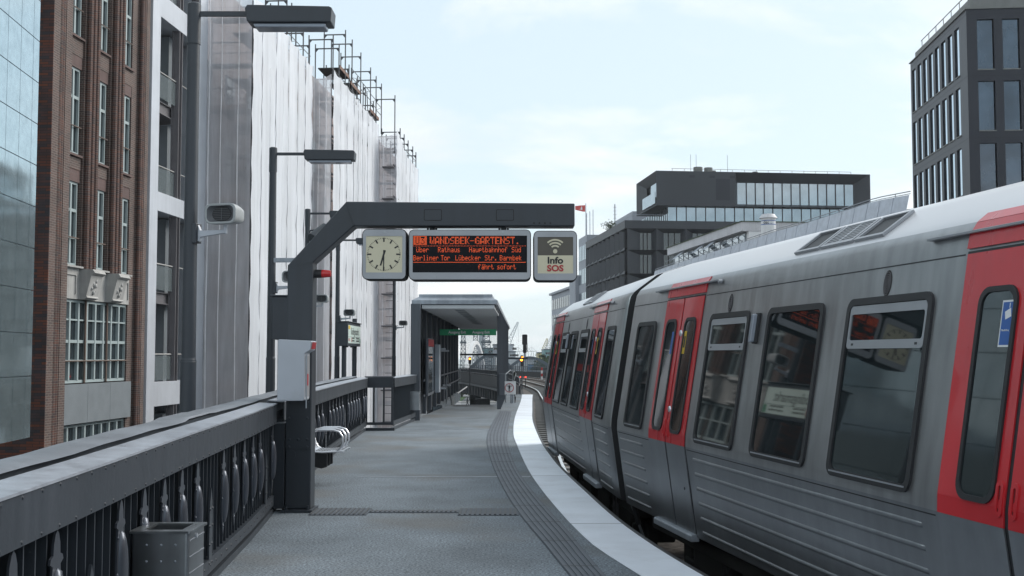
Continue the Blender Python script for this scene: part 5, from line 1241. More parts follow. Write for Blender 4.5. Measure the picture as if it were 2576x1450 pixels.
run(T3, [-0.85, 1.12, 2.66, 4.26, 6.0, 7.75], [(-0.9, 15.9), (0.1, 15.9), (2, 14.9), (7.8, 14.7)])
for T_, x0_, x1_, zt_ in ((T1, 0.1, 10.2, 16.4), (T2, 0.3, 12.6, 15.8), (T3, -0.8, 7.7, 14.4)):
    z_ = zt_ - 1.0
    while z_ > -6:
        m = MB(T_); m.box(x0_, x1_, 0.22, 0.9, z_, z_ + 0.07); m.box(x0_, x1_, 0.16, 0.20, z_ + 0.95, z_ + 1.0); m.box(x0_, x1_, 0.16, 0.19, z_ + 0.08, z_ + 0.22); m.build('inner_deck', M['scaf_in'], scf, world=True); z_ -= 2.0
endface((-11.1, 48), 1.95, 17.3); endface((-9.4, 58.7), 0.98, 16.3); endface((-7.2, 71.3), 1.35, 15.7)
# scaffold frames standing above the sheets
def frame_at(T, x, z0, z1, w_=1.0, y0=0.1, rails_=True):
    m = MB(); m.T = None
    a, b_ = T(x, y0, z0), T(x, y0 + w_, z0); c, d = T(x, y0, z1 + 0.25), T(x, y0 + w_, z1 + 0.25)
    m.cyl(a, c, 0.036, n=6); m.cyl(b_, d, 0.036, n=6); m.bar(T(x, y0, z1), T(x, y0 + w_, z1), 0.05, 0.06)
    for yy, sg in ((y0, 1), (y0 + w_, -1)): m.add([T(x - .02, yy, z1 - .03), T(x - .02, yy + sg * .16, z1 - .03), T(x - .02, yy, z1 - .22), T(x + .02, yy, z1 - .03), T(x + .02, yy + sg * .16, z1 - .03), T(x + .02, yy, z1 - .22)], [(0,1,2),(3,5,4),(0,3,4,1),(1,4,5,2),(2,5,3,0)])
    m.build('scaffold_frame', M['scaf'], scf, world=True)
def ledgers(T, x0, x1, z, y=0.1, dz=0.5):
    m = MB(); m.cyl(T(x0, y, z), T(x1, y, z), 0.022, n=5); m.cyl(T(x0, y, z - dz), T(x1, y, z - dz), 0.022, n=5)
    m.cyl(T(x0, y, z - dz), T(x1, y, z), 0.014, n=5); m.build('guard_rail', M['scaf'], scf, world=True)
for x, z in ((5.65, 18.6), (7.33, 18.2), (8.75, 17.9)): frame_at(T1, x, 15.8, z, 1.05)
frame_at(T1, 4.2, 15.8, 18.9, 1.05); frame_at(T1, 6.5, 15.8, 18.5, 1.05); frame_at(T1, 10.0, 15.6, 17.6, 1.0)
for a, b_ in ((3.5, 5.65), (5.65, 7.33), (7.33, 8.75), (8.75, 10.2)): ledgers(T1, a, b_, 17.1)
for x, z in ((3.54, 19.4), (5.28, 19.35), (7.69, 19.25), (10.62, 19.1), (12.4, 19.0), (14.2, 18.95)): frame_at(T2, x, 15.9, z, 1.2)
for x, z in ((0.6, 18.3), (2.0, 18.2), (4.5, 17.7), (6.6, 17.4), (9.1, 17.4), (11.6, 17.2)): frame_at(T2, x, 15.9, z, 1.3)
for a, b_, z in ((5.28, 7.69, 17.9), (7.69, 10.62, 17.8), (10.62, 12.4, 17.7), (12.4, 14.2, 17.6), (0.3, 3.5, 16.7), (3.5, 7.6, 16.6), (7.6, 12.5, 16.4)): ledgers(T2, a, b_, z)
for x0, x1, z in ((5.0, 7.6, 16.95), (2.2, 4.6, 17.15), (10.5, 13.4, 16.6)):
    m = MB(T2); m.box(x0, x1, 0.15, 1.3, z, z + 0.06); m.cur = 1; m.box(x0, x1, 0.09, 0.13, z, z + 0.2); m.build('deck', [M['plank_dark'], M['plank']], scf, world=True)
m = MB(T2); m.bar((6.0, 0, 16.0), (5.4, 0.4, 17.9), 0.05); m.bar((9.6, 0, 15.5), (10.5, 0.3, 17.8), 0.05); m.build('diagonal_brace', M['scaf'], scf, world=True)
for x, z in ((-0.85, 17.7), (1.12, 16.0), (2.66, 15.9), (4.26, 15.8), (6.2, 15.75), (7.6, 15.6)): frame_at(T3, x, 14.3, z, 1.2)
for a, b_ in ((1.1, 4.3), (4.3, 7.7)): ledgers(T3, a, b_, 15.2)
m = MB(T3)
for z in [-5 + 0.5 * i for i in range(38)]: m.box(0.3 - 1.2, 0.33 - 1.2, 0.15, 0.6, z, z + 0.03)
m.build('ladder_rungs', M['scaf_in'], scf, world=True)

# ------------------------------------------------------------------ right buildings
tw = facade('dark_office_tower', 'dark tower with tall narrow windows at the right edge', 'building', (26.2, 64.6), 5.0)      # local y < 0 is inside
m = MB(); prect(m, 0.3, 12.3, ST, 21.9, -16, -0.3); m.build('core', M['tower'], tw)
TR = [(18.05, 20.95), (14.5, 17.35), (10.95, 13.75), (7.4, 10.2), (3.8, 6.6)]
xs = [2.05 - 0.62 + 1.372 * k for k in range(8)]
def grid_face(mb, axis, c0, c1, holes, z0, z1, d0, d1):
    """wall with window holes built as piers and bands; axis 'x' = street face, 'y' = front face"""
    def bx(a, b_, za, zb_):
        if axis == 'x': prect(mb, a, b_, za, zb_, d0, d1)
        else: mb.box(d0, d1, a, b_, za - ST, zb_ - ST)
    rowz = sorted(TR)
    zprev = z0
    for za, zb_ in rowz: bx(c0, c1, zprev, za); zprev = zb_
    bx(c0, c1, zprev, z1)
    for za, zb_ in rowz:
        p = c0
        for a, b_ in holes: bx(p, a, za + 0.0005, zb_ - 0.0005); p = b_
        bx(p, c1, za + 0.0005, zb_ - 0.0005)
m = MB(); holes = [(x, x + 0.92) for x in xs]; grid_face(m, 'x', 0.001, 12.3, holes, ST, 21.55, -0.3, 0.0); m.build('street_wall', M['tower'], tw)
m = MB(); hy = [(-1.52 - 1.42 * k, -0.58 - 1.42 * k) for k in range(9)]; grid_face(m, 'y', -16, -0.001, sorted(hy), ST, 21.55, 0.0, 0.2999); m.build('front_wall', M['tower'], tw)
for za, zb_ in TR:
    for a, b_ in holes:
        m = MB(); prect(m, a + 0.06, b_ - 0.06, za, zb_, -0.298, -0.09); f = m.build('window', M['mirror_glass'], tw)
        m = MB(); prect(m, a - 0.02, b_ + 0.02, za - 0.07, za - 0.005, -0.2, 0.05); m.build('sill', M['tower_trim'], f)
    for a, b_ in hy[:6]:
        m = MB(); m.box(0.15, 0.298, a + 0.05, b_ - 0.05, za - ST, zb_ - ST); f = m.build('window', M['tower_glass'], tw)
        m = MB(); m.box(-0.03, 0.2, a - 0.02, b_ + 0.02, za - 0.07 - ST, za - 0.005 - ST); m.build('sill', M['tower_trim'], f)
m = MB(); prect(m, 0.1, 12.0, 21.56, 22.2, -15, -0.25); prect(m, -0.08, 12.45, 21.551, 21.60, -16.1, 0.08); m.build('parapet', M['tower_trim'], tw)
m = MB()
m.tube([(11.0, -0.4, 22.75 - ST), (0.6, -0.4, 22.75 - ST)], 0.03, 5)
for k in range(7): m.cyl((0.9 + 1.65 * k, -0.4, 22.2 - ST), (0.9 + 1.65 * k, -0.4, 22.75 - ST), 0.025, n=5)
m.build('roof_rail', M['scaf'], tw)
m = MB()
for z in (9.05, 9.1, 12.35, 15.85, 19.5): prect(m, 0.3, 0.31, z, z + 0.01, 0.0, 0.001)
# panel joints on the tower
m = MB()
for za, zb_ in TR:
    prect(m, 0.01, 12.25, zb_ + 0.30, zb_ + 0.312, 0.0005, 0.003); m.box(-0.003, -0.0005, -15.9, -0.01, zb_ + 0.30 - ST, zb_ + 0.312 - ST)
    for a, b_ in holes: prect(m, b_ + 0.2, b_ + 0.212, za, zb_, 0.0005, 0.003)
m.build('panel_joints', M['darkgap'], tw)

cb_ = facade('charcoal_office_block', 'charcoal office block with cantilevered glazed top storey', 'building', (15.9, 157), -6.3)
def CF(xw, z): return (xw, z)
W0 = 15.9
Y2 = lambda xw: -(xw - W0) / math.cos(R(6.3))     # along the front face (towards -y local)
# lower block
m = MB(); prect(m, 0.6, 31, ST, 20.3, -48, -0.6); m.build('core', M['bglass'], cb_)
m = MB(); prect(m, -0.3, 31, 19.15, 20.25, -48, 0.32); 
m.build('roof_band', M['cblock'], cb_)
# folded panels on the street side (left face): rows of slanted fins
rowsC = [(16.15, 19.15), (12.85, 16.1), (9.5, 12.8), (6.1, 9.45), (2.7, 6.05)]
nb = 9
for r_, (z0, z1) in enumerate(rowsC):
    for k in range(nb):
        xa = 0.15 + k * 3.42; xb = xa + 3.42
        if k == 0 or True:
            m = MB(); zz0, zz1 = z0 - ST, z1 - ST
            # triangular fold: solid fin panel leaning out, top and bottom splays
            m.add([(xa, 0.30, zz0), (xa, 0.30, zz1), (xa + .12, -0.15, zz0 + 0.55), (xa + .12, -0.15, zz1 - 0.15), (xb - .85, -0.15, zz0 + 0.55), (xb - .85, -0.15, zz1 - 0.15), (xb, 0.30, zz0), (xb, 0.30, zz1)],
                  [(0, 1, 3, 2), (4, 5, 7, 6), (0, 2, 4, 6), (1, 7, 5, 3)])
            m.build('folded_panel', M['cblock'], cb_)
            m = MB(); prect(m, xa + .12, xb - .85, z0 + 0.5, z1 - 0.1, -0.25, -0.16); m.build('window', M['glass'], cb_)
# front face bays
for r_, (z0, z1) in enumerate(rowsC):
    for k in range(11):
        ya = Y2(15.75) if k == 0 else Y2(20.0 + 3.75 * (k - 1) + 1.2); ya = -0.0 - 4.15 * k; yb = ya - 4.15
        m = MB(); zz0, zz1 = z0 - ST, z1 - ST
        m.add([(-0.3, ya, zz0), (-0.3, ya, zz1), (0.55, ya - 1.2 if k else ya - 2.0, zz0 + 0.1), (0.55, ya - 1.2 if k else ya - 2.0, zz1 - 0.55), (0.55, yb + 0.55, zz0 + 0.1), (0.55, yb + 0.55, zz1 - 0.55), (-0.3, yb, zz0), (-0.3, yb, zz1)],
              [(0, 2, 3, 1), (4, 6, 7, 5), (0, 6, 4, 2), (1, 3, 5, 7)]); m.build('folded_panel', M['cblock'], cb_)
        y1_, y0_ = (ya - 1.2 if k else ya - 2.0), yb + 0.55
        m = MB(); m.box(0.56, 0.597, y0_, y1_, zz0 + 0.1, zz1 - 0.55); wv = m.build('window', M['bglass'], cb_)
        m = MB()
        for q in ((y1_ - y0_) * 0.36, (y1_ - y0_) * 0.72): m.box(0.50, 0.559, y0_ + q - 0.06, y0_ + q + 0.06, zz0 + 0.1, zz1 - 0.55)
        m.build('mullions', M['darkgap'], wv)
# set back glass storey
yL = Y2(21.85); yR = Y2(52)
m = MB(); m.box(0.4, 20, yR, yL, 20.3 - ST, 22.4 - ST); m.build('recessed_storey', M['bglass_sky'], cb_)
for k in range(20): y = yL - 1.2 - k * 1.39; MB().box(0.33, 0.399, y - 0.06, y + 0.06, 20.3 - ST, 22.35 - ST).build('mullion', M['cblock'], cb_)
for k in range(14): m = MB(); prect(m, 0.9 + k * 1.1, 1.0 + k * 1.1, 20.3, 22.35, yL + 0.001, yL + 0.06); m.build('mullion', M['cblock'], cb_)
# cantilevered box
yl, yr = Y2(21.15), Y2(50.6); zb0, zt0 = 22.35 - ST, 27.2 - ST
m = MB()
ri, r2 = Y2(31.9), Y2(48.8); ro = Y2(31.2)
m.box(-0.6, 12.0, ro, yl, zb0, zt0)                                    # closed left part
m.box(0.9, 12.0, yr, ro - 0.001, zb0 + 0.1, zt0 - 0.1)
def splay(m, outer, inner, d0, d1):
    (a0, b0_, c0, e0), (a1, b1_, c1, e1) = outer, inner
    P = [(d0, a0, c0), (d0, b0_, c0), (d0, b0_, e0), (d0, a0, e0), (d1, a1, c1), (d1, b1_, c1), (d1, b1_, e1), (d1, a1, e1)]
    m.add(P, [(0, 1, 5, 4), (1, 2, 6, 5), (2, 3, 7, 6), (3, 0, 4, 7)])
splay(m, (ro, yr, zb0, zt0), (ri, r2, 22.85 - ST, 25.9 - ST), -0.6, 0.8)
m.box(-0.6, 12, yr - 0.15, yr, zb0, zt0)
m.build('cantilever_box', M['cblock'], cb_)
m = MB(); m.box(0.82, 0.895, r2, ri, 22.85 - ST, 25.9 - ST); wv = m.build('window_band', M['bglass_sky'], cb_)
m = MB()
for k in range(1, 13): y = ri + (r2 - ri) * k / 13; m.box(0.74, 0.819, y - 0.07, y + 0.07, 22.85 - ST, 25.9 - ST)
m.build('mullions', M['cblock'], wv)
# left end of the box: framed opening with balcony glass
m = MB(); O = (-0.6, 12.0, zb0, zt0); I = (1.0, 8.9, zb0 + 0.8, zt0 - 1.15)
P = [(O[0], yl + 1.2, O[2]), (O[1], yl + 1.2, O[2]), (O[1], yl + 1.2, O[3]), (O[0], yl + 1.2, O[3]), (I[0], yl + 0.3, I[2]), (I[1], yl + 0.3, I[2]), (I[1], yl + 0.3, I[3]), (I[0], yl + 0.3, I[3])]
m.add(P, [(0, 1, 5, 4), (1, 2, 6, 5), (2, 3, 7, 6), (3, 0, 4, 7)]); m.prism([(-0.6, zb0), (12, zb0), (12, zt0), (-0.6, zt0)], yl + 0.0, yl + 0.01, lambda p, q, d: (p, d, q))
m.add([(O[0], yl, O[2]), (O[1], yl, O[2]), (O[1], yl + 1.2, O[2]), (O[0], yl + 1.2, O[2]), (O[0], yl, O[3]), (O[1], yl, O[3]), (O[1], yl + 1.2, O[3]), (O[0], yl + 1.2, O[3])], [(0,1,2,3), (4,5,6,7), (0,3,7,4), (1,5,6,2)])
m.build('end_frame', M['cblock'], cb_)
m = MB(); m.box(1.0, 6.5, yl + 0.05, yl + 0.29, I[2] + 0.0, I[3]); wv = m.build('end_window', M['bglass_sky'], cb_)
m = MB(); m.box(1.0, 8.9, yl + 0.95, yl + 1.0, I[2] - 0.3, I[2] + 1.3); m.build('balcony_glass', M['bglass_sky'], cb_)
for k in range(3): y = Y2(24.6 + 2.9 * k); MB().box(-0.607, -0.601, y - 0.8, y, 26.3 - ST, 26.65 - ST).build('wall_hatch', M['tower'], cb_)
MB().box(-0.607, -0.601, Y2(30.4), Y2(28.4), 23.2 - ST, 26.2 - ST).build('wall_hatch', M['tower'], cb_)
for x_, h_, r_ in ((26.9, 1.0, 0.65), (28.4, 0.95, 0.6), (29.1, 0.55, 0.4), (35.2, 0.5, 0.4)):
    y = Y2(x_ - 0.3); m = MB(); m.cyl((2.0, y, zt0), (2.0, y, zt0 + h_), r_, n=16); m.build('roof_vent', M['tower_trim'], cb_, smooth=True)
m = MB(); m.tube([(1.0, yl - 1.4, zt0 + 0.6), (1.0, yr + 2, zt0 + 0.55)], 0.035, 4)
for k in range(16): y = yl - 1.5 - (yl - yr - 3.5) * k / 15; m.cyl((1.0, y, zt0), (1.0, y, zt0 + 0.6), 0.03, n=4)
for y in (Y2(26.1), Y2(26.9), Y2(31.5)): m.cyl((4, y, zt0), (4, y, zt0 + 3.2), 0.03, n=4)
m.build('roof_rail', M['tower_trim'], cb_)
m = MB(); m.tube([(1.0, Y2(17), 21.2 - ST), (1.0, Y2(21.6), 21.2 - ST)], 0.04, 4); m.tube([(1.0, Y2(17), 21.2 - ST), (9.0, Y2(16.5), 20.9 - ST)], 0.04, 4); m.build('terrace_rail', M['galv'], cb_)

# grey building further on
gb = facade('grey_office_building', 'pale grey office building with window bands beyond the charcoal block', 'building', (15.9 - math.tan(R(6.3)) * 31.4, 188.4), -6.3)
m = MB(); prect(m, 0, 8, ST, 21.6, -20, 0.0); prect(m, 8, 14.5, ST, 15.4, -20, 0.6); prect(m, 14.5, 42, ST, 13.6, -20, -0.2); prect(m, 14.3, 42.3, 13.6, 14.0, -20.3, 0.3); m.build('wall', M['greyblock'], gb)
m = MB(); prect(m, -8, 6.5, 21.6, 24.6, -22, -6); m.build('penthouse', M['greyblock'], gb)
for r_ in range(6):
    z = 17.6 - 4.0 * r_
    for k in range(5): m = MB(); prect(m, 0.7 + 1.5 * k, 1.7 + 1.5 * k, z, z + 2.5, 0.001, 0.06); m.build('window', M['bglass_sky'], gb)
for r_ in range(5):
    z = 10.6 - 3.1 * r_
    for k in range(10): m = MB(); prect(m, 15.6 + 2.6 * k, 17.4 + 2.6 * k, z, z + 2.0, -0.199, -0.14); m.build('window', M['bglass'], gb)
# shrubs on the roof
sh = thing('roof_shrub', 'small dark shrubs growing on the roof terrace beside the charcoal block', 'shrub', (at(1535, 577, 168).x, 168, at(1535, 577, 168).z)); m = MB()
for k in range(260):
    c = Vector((random.gauss(0, .5), random.gauss(0, .5), abs(random.gauss(.55, .3)))); a_ = Vector((random.uniform(-1, 1), random.uniform(-1, 1), random.uniform(-1, 1))).normalized() * 0.16; b_ = a_.cross(Vector((random.random(), random.random(), random.random()))).normalized() * 0.12
    m.add([tuple(c - a_), tuple(c + b_), tuple(c + a_)], [(0, 1, 2)])
m.build('foliage', M['foliage'], sh); m = MB(); m.cyl((0, 0, -0.1), (0, 0, 0.7), 0.06); m.build('stem', M['plank'], sh)
# flag and masts
a = at(1474, 578, 196); zt = at(1474, 512, 196).z
f = thing('flagpole', 'thin flagpole with a red flag on the grey building', 'flagpole', (a.x, 196, 21.0)); MB().cyl((0, 0, 0), (0, 0, zt - 21.0), 0.09, 0.06, n=6).build('pole', M['galv'], f)
fm = MB(); K = 10
vs = []
for i in range(K + 1):
    x = -0.1 - 1.75 * i / K; w_ = 0.12 * math.sin(i * 0.9); hh = 1.15 * (1 - 0.45 * (i / K) ** 1.5)
    vs += [(x, w_, zt - 21.3 - 0.5 * i / K * 0.3), (x, w_ + 0.05, zt - 21.3 - 0.5 * i / K * 0.3 - hh)]
fm.add(vs, [(2*i, 2*i+1, 2*i+3, 2*i+2) for i in range(K)]); fo = fm.build('flag', M['flag_red'], f, smooth=True)
fm = MB(); fm.box(-1.15, -0.62, -0.06, 0.16, zt - 22.15, zt - 21.75)
for x in (-1.1, -0.92, -0.72): fm.box(x - .07, x + .07, -0.06, 0.16, zt - 21.75, zt - 21.55)
fm.build('castle_emblem', M['white'], fo)
for i, (x, yt) in enumerate(((1476, 537), (1484, 532), (1492, 528))):
    p = at(x, 580, 194); q = at(x, yt, 194); o = thing('roof_mast', 'thin bare mast on the grey building, %s of the flagpole group' % ['left', 'middle', 'rightmost'][i], 'mast', (p.x, 194, 21)); MB().cyl((0, 0, 0), (0, 0, q.z - 21), 0.06, n=5).build('pole', M['galv'], o)
p = at(1550, 575, 170); o = thing('antenna_mast', 'lattice antenna mast on the roof left of the cantilevered box', 'mast', (p.x, 172, 20.2)); m = MB(); m.cyl((0, 0, 0), (0, 0, at(1550, 514, 172).z - 20.2), 0.1, n=4)
for k in range(7): m.box(-0.25, 0.25, -0.03, 0.03, 0.5 + k * 0.55, 0.56 + k * 0.55)
m.build('lattice', M['galv'], o)

# low white building with slanted awnings
wbd = facade('white_low_building', 'low building with dirty white fascia and tilted blue-grey windows behind the panelled parapet', 'building', (21.5, 105), -7.2)
m = MB(); prect(m, 0.4, 26, ST, 13.09, -14, -0.4); m.build('wall', M['loggia'], wbd)
m = MB(); prect(m, -0.2, 26.3, 13.1, 13.95, -14, 0.25); m.cur = 1; prect(m, -0.3, 26.4, 13.951, 14.02, -14.1, 0.35)
m.build('fascia', [M['whiteblock'], M['foliage']], wbd)
for k in range(13):
    m = MB(); prect(m, 0.8 + 1.9 * k, 2.3 + 1.9 * k, 9.3, 12.9, -0.399, -0.33); m.build('window', M['bglass_sky'], wbd)
    m = MB(); m.add([(0.8 + 1.9*k, 0.1, 13.0 - ST), (2.4 + 1.9*k, 0.1, 13.0 - ST), (2.4 + 1.9*k, 1.1, 12.2 - ST), (0.8 + 1.9*k, 1.1, 12.2 - ST)], [(0, 1, 2, 3)]) if k in (4, 6, 10) else m.bar((1.5 + 1.9*k, -0.3, 12.9 - ST), (1.9 + 1.9*k, 0.9, 12.2 - ST), 0.06)
    m.build('awning', M['galv'], wbd)
m = MB(); m.box(-0.15, 0.39, -14, -0.4, ST - ST, 13.09 - ST); m.build('tiled_wall', M['white'], wbd)
ch = at(1933, 585, 99); zt = at(1933, 537, 99).z
c = thing('round_chimney', 'round white chimney with dark bands on the low white building', 'chimney', (ch.x, 99, 9)); m = MB(); m.cyl((0, 0, 0), (0, 0, zt - 9 - 0.45), 0.63, n=28); m.build('shaft', M['white'], c, smooth=True)
m = MB(); m.cyl((0, 0, zt - 9.45), (0, 0, zt - 9.1), 0.80, 0.55, n=28); m.cyl((0, 0, zt - 9.1), (0, 0, zt - 9.03), 0.12, n=10); m.build('cap', M['whiteblock'], c, smooth=True)
m = MB()
for z in (zt - 10.05, zt - 9.72): m.cyl((0, 0, z), (0, 0, z + 0.06), 0.636, n=28)
m.build('band', M['blue'], c, smooth=True)
text('chimney_letters', 'deck', 0.42, M['black'], c, (-0.22, -0.62, zt - 9.86), sx=0.9)

# curved panelled parapet in front
par = thing('panelled_parapet', 'long curved parapet of pale perforated panels behind the train', 'parapet', (14, 85, 8))
PP = smooth_tab([(12.45, 100.0), (14.3, 90), (16.33, 80), (18.05, 70), (19.35, 57), (19.43, 55.3)], 0.4)
m = MB(); Bp = offset_path(PP, 0)
o_ = []
acc = 0; pts = [PP[0]]
for a_, b_ in zip(PP, PP[1:]):
    acc += math.hypot(b_[0]-a_[0], b_[1]-a_[1])
    if acc > 1.45: pts.append(b_); acc = 0
def pz(y): return 9.12 + (100 - y) * 0.031 if y > 75 else 9.9 - max(0, 60 - y) * 0.06
pp0 = None
for (xa, ya), (xb, yb) in zip(pts, pts[1:]):
    za, zb_ = pz(ya), pz(yb); d = Vector((xb - xa, yb - ya)).normalized() * 0.05
    m = MB(); n_ = Vector((-d.y, d.x)) * 1.0
    q = [(xa + d.x, ya + d.y), (xb - d.x, yb - d.y)]
    lean = 0.12
    vs = [(q[0][0] + lean, q[0][1], za - 0.12), (q[1][0] + lean, q[1][1], zb_ - 0.12), (q[1][0] - lean, q[1][1], zb_ - 1.25), (q[0][0] - lean, q[0][1], za - 1.25)]
    vs += [(x + 0.05, y, z) for x, y, z in vs]
    m.add(vs, [(0,1,2,3),(7,6,5,4),(0,4,5,1),(1,5,6,2),(2,6,7,3),(3,7,4,0)]); m.build('panel', M['perf'], par, world=True)
m = MB(); m.tube([(x + 0.2, y, pz(y) + 0.06) for x, y in pts], 0.028, 5); m.tube([(x + 0.2, y, pz(y) - 0.06) for x, y in pts], 0.02, 5)
for x, y in pts[::2]: m.cyl((x + 0.2, y, pz(y) - 0.3), (x + 0.2, y, pz(y) + 0.06), 0.02, n=4)
m.build('handrail', M['galv'], par, world=True)
m = MB(); vs = []
for x, y in pts: vs += [(x + 0.3, y, ST), (x + 0.3, y, pz(y) - 0.8), (x + 9, y + 1, pz(y) - 0.8), (x + 9, y + 1, ST)]
m.add(vs, [(4*i + a_, 4*i + (a_+1) % 4, 4*i + 4 + (a_+1) % 4, 4*i + 4 + a_) for i in range(len(pts) - 1) for a_ in range(4)] + [(3,2,1,0), tuple(4*(len(pts)-1) + k for k in range(4))])
m.build('wall', M['tower_trim'], par, world=True)

# ------------------------------------------------------------------ far harbour
def lattice(name, label, cat, x, ytop, ybot, Y, w0, w1, mt, head=True):
    p = at(x, ybot, Y); q = at(x, ytop, Y); zb_ = min(p.z, ST); t = thing(name, label, cat, (p.x, Y, ST)); h = q.z - ST; m = MB(); n = 12
    for i in range(n):
        f0, f1 = i / n, (i + 1) / n; a_ = w0 + (w1 - w0) * f0; b_ = w0 + (w1 - w0) * f1; z0, z1 = h * f0, h * f1
        for sx_, sy_ in ((-1, -1), (1, -1), (1, 1), (-1, 1)): m.bar((sx_ * a_/2, sy_ * a_/2, z0), (sx_ * b_/2, sy_ * b_/2, z1), 0.2)
        for s_ in (-1, 1): m.bar((-a_/2, s_*a_/2, z0), (b_/2, s_*b_/2, z1), 0.11); m.bar((a_/2, s_*a_/2, z0), (-b_/2, s_*b_/2, z1), 0.11)
        m.bar((-b_/2, -b_/2, z1), (b_/2, -b_/2, z1), 0.25)
    m.build('tower', mt, t)
    if head: MB().box(-w1 * .9, w1 * .9, -w1 * .8, w1 * .8, h * 0.78, h * 0.82).build('platform_ring', mt, t)
    return t, h
lattice('lattice_mast', 'leftmost lattice mast seen through the shelter glass', 'lattice mast', 1165, 838, 930, 420, 2.4, 1.3, M['far_steel'])
lattice('lattice_mast', 'middle slim lattice mast seen through the shelter glass', 'lattice mast', 1196, 838, 930, 450, 2.6, 1.5, M['far_steel'])
lattice('lattice_mast', 'dark wide lattice mast, rightmost seen through the shelter glass', 'lattice mast', 1223, 836, 930, 400, 4.8, 2.0, M['far_steel'])
p = at(1213, 842, 700); t = thing('tall_chimney', 'tall pale chimney between two lattice masts', 'chimney', (p.x, 700, ST)); MB().cyl((0, 0, 0), (0, 0, p.z - ST), 3.0, 2.0, n=14).build('shaft', M['far_pale'], t, smooth=True)
MB().cyl((0, 0, p.z - ST), (0, 0, p.z - ST + 1), 1.6, n=12).build('rim', M['far_steel'], t)
def crane(label, base, tip, Y, mt, cab=True):
    b_ = at(*base, Y); q = at(*tip, Y); t = thing('harbour_crane', label, 'crane', (b_.x, Y, ST), group='cranes on the harbour skyline')
    m = MB(); P = Vector((0, 0, b_.z - ST)); Q = Vector((q.x - b_.x, 0, q.z - ST)); n = 12; w_ = 2.0
    off = Vector((Q - P).normalized()); nn = Vector((-off.z, 0, off.x)) * w_
    for s_ in (-0.5, 0.5): m.bar(tuple(P + nn * s_), tuple(Q + nn * s_ * 0.3), 0.3)
    for k in range(n):
        a_ = P.lerp(Q, k / n) + nn * (0.5 - 0.35 * k / n) * (1 if k % 2 else -1); c_ = P.lerp(Q, (k + 1) / n) + nn * (0.5 - 0.35 * (k + 1) / n) * (-1 if k % 2 else 1); m.bar(tuple(a_), tuple(c_), 0.2)
    m.build('jib', mt, t); m = MB(); m.bar((0, 0, 0), (0, 0, b_.z - ST), 1.6); m.box(-2, 2, -2, 2, b_.z - ST - 4, b_.z - ST - 1); m.build('tower', mt, t)
    m = MB(); m.cyl(tuple(Q), (Q.x + 0.2, 0, Q.z - (Q.z - P.z) * 0.9), 0.08, n=4); m.build('hoist_rope', mt, t); return t
crane('slender crane with raised jib right of the shelter', (1278, 866), (1303, 811), 520, M['far_pale'])
crane('small crane with a leaning jib left of the train', (1366, 885), (1377, 852), 560, M['far_yellow'])
crane('pale crane jib close to the train cab', (1377, 880), (1388, 845), 540, M['far_pale'])
def shed(name, label, x0, x1, y0, Y, mt, dep=40, extra=None):
    a_ = at(x0, y0, Y); b_ = at(x1, y0, Y); t = thing(name, label, 'building', (a_.x, Y, ST)); h = a_.z - ST; L_ = b_.x - a_.x
    MB().box(0, L_, 0, dep, 0, h * 0.96).build('wall', mt, t)
    m = MB(); m.prism([(-0.4, h * 0.961), (L_ + 0.4, h * 0.961), (L_ + 0.2, h), (0, h)], -0.4, dep, XZ); m.build('roof', M['far_steel'] if extra is None else extra, t)
    for k in range(max(2, int(L_ / 6))): x = L_ * (k + 0.3) / max(2, int(L_ / 6)); MB().box(x, x + 2.4, -0.05, -0.001, h * 0.80, h * 0.88).build('window', M['bglass'], t)
    return t
shed('harbour_hall', 'long pale grey hall beyond the bridge, left of the shelter post', 1196, 1246, 890, 520, M['far_pale'])
shed('teal_warehouse', 'teal warehouse with a flat roof in the distance', 1201, 1243, 875, 640, M['far_teal'])
shed('office_cube', 'grey cube building above the teal warehouse', 1240, 1254, 866, 600, M['greyblock'])
shed('round_silo_block', 'pale silo block just right of the shelter', 1281, 1292, 866, 600, M['far_pale'])
shed('white_terrace_hall', 'white stepped hall right of the shelter', 1280, 1297, 884, 500, M['far_pale'])
shed('blue_shed', 'long blue shed low beside the track bend', 1330, 1377, 916, 380, M['far_blue'])
shed('pale_hall', 'wide pale hall in the haze between signal and train', 1295, 1376, 903, 560, M['far_pale'])
shed('scaffolded_block', 'teal and white block behind the amber signal', 1369, 1392, 878, 500, M['far_teal'])
shed('ochre_block', 'ochre block with cranes near the train cab', 1354, 1362, 886, 470, M['far_yellow'])
# gantry cranes far off
for i, x in enumerate((1305, 1326, 1339)):
    b_ = at(x, 893, 1300); t = thing('gantry_crane', '%s of the tiny gantry cranes on the horizon' % ['left', 'middle', 'right'][i], 'crane', (b_.x, 1300, ST), group='gantry cranes on the horizon')
    m = MB(); h = b_.z - ST + 4.0
    for s_ in (-2, 2): m.bar((s_, 0, 0), (s_ * .5, 0, h), 0.4)
    m.bar((-6, 0, h), (5, 0, h), 0.45); m.bar((0, 0, h), (-1, 0, h + 5), .3); m.bar((-1, 0, h + 5), (-6, 0, h), .2); m.bar((-1, 0, h + 5), (5, 0, h), .2); m.build('gantry', M['far_steel'], t)
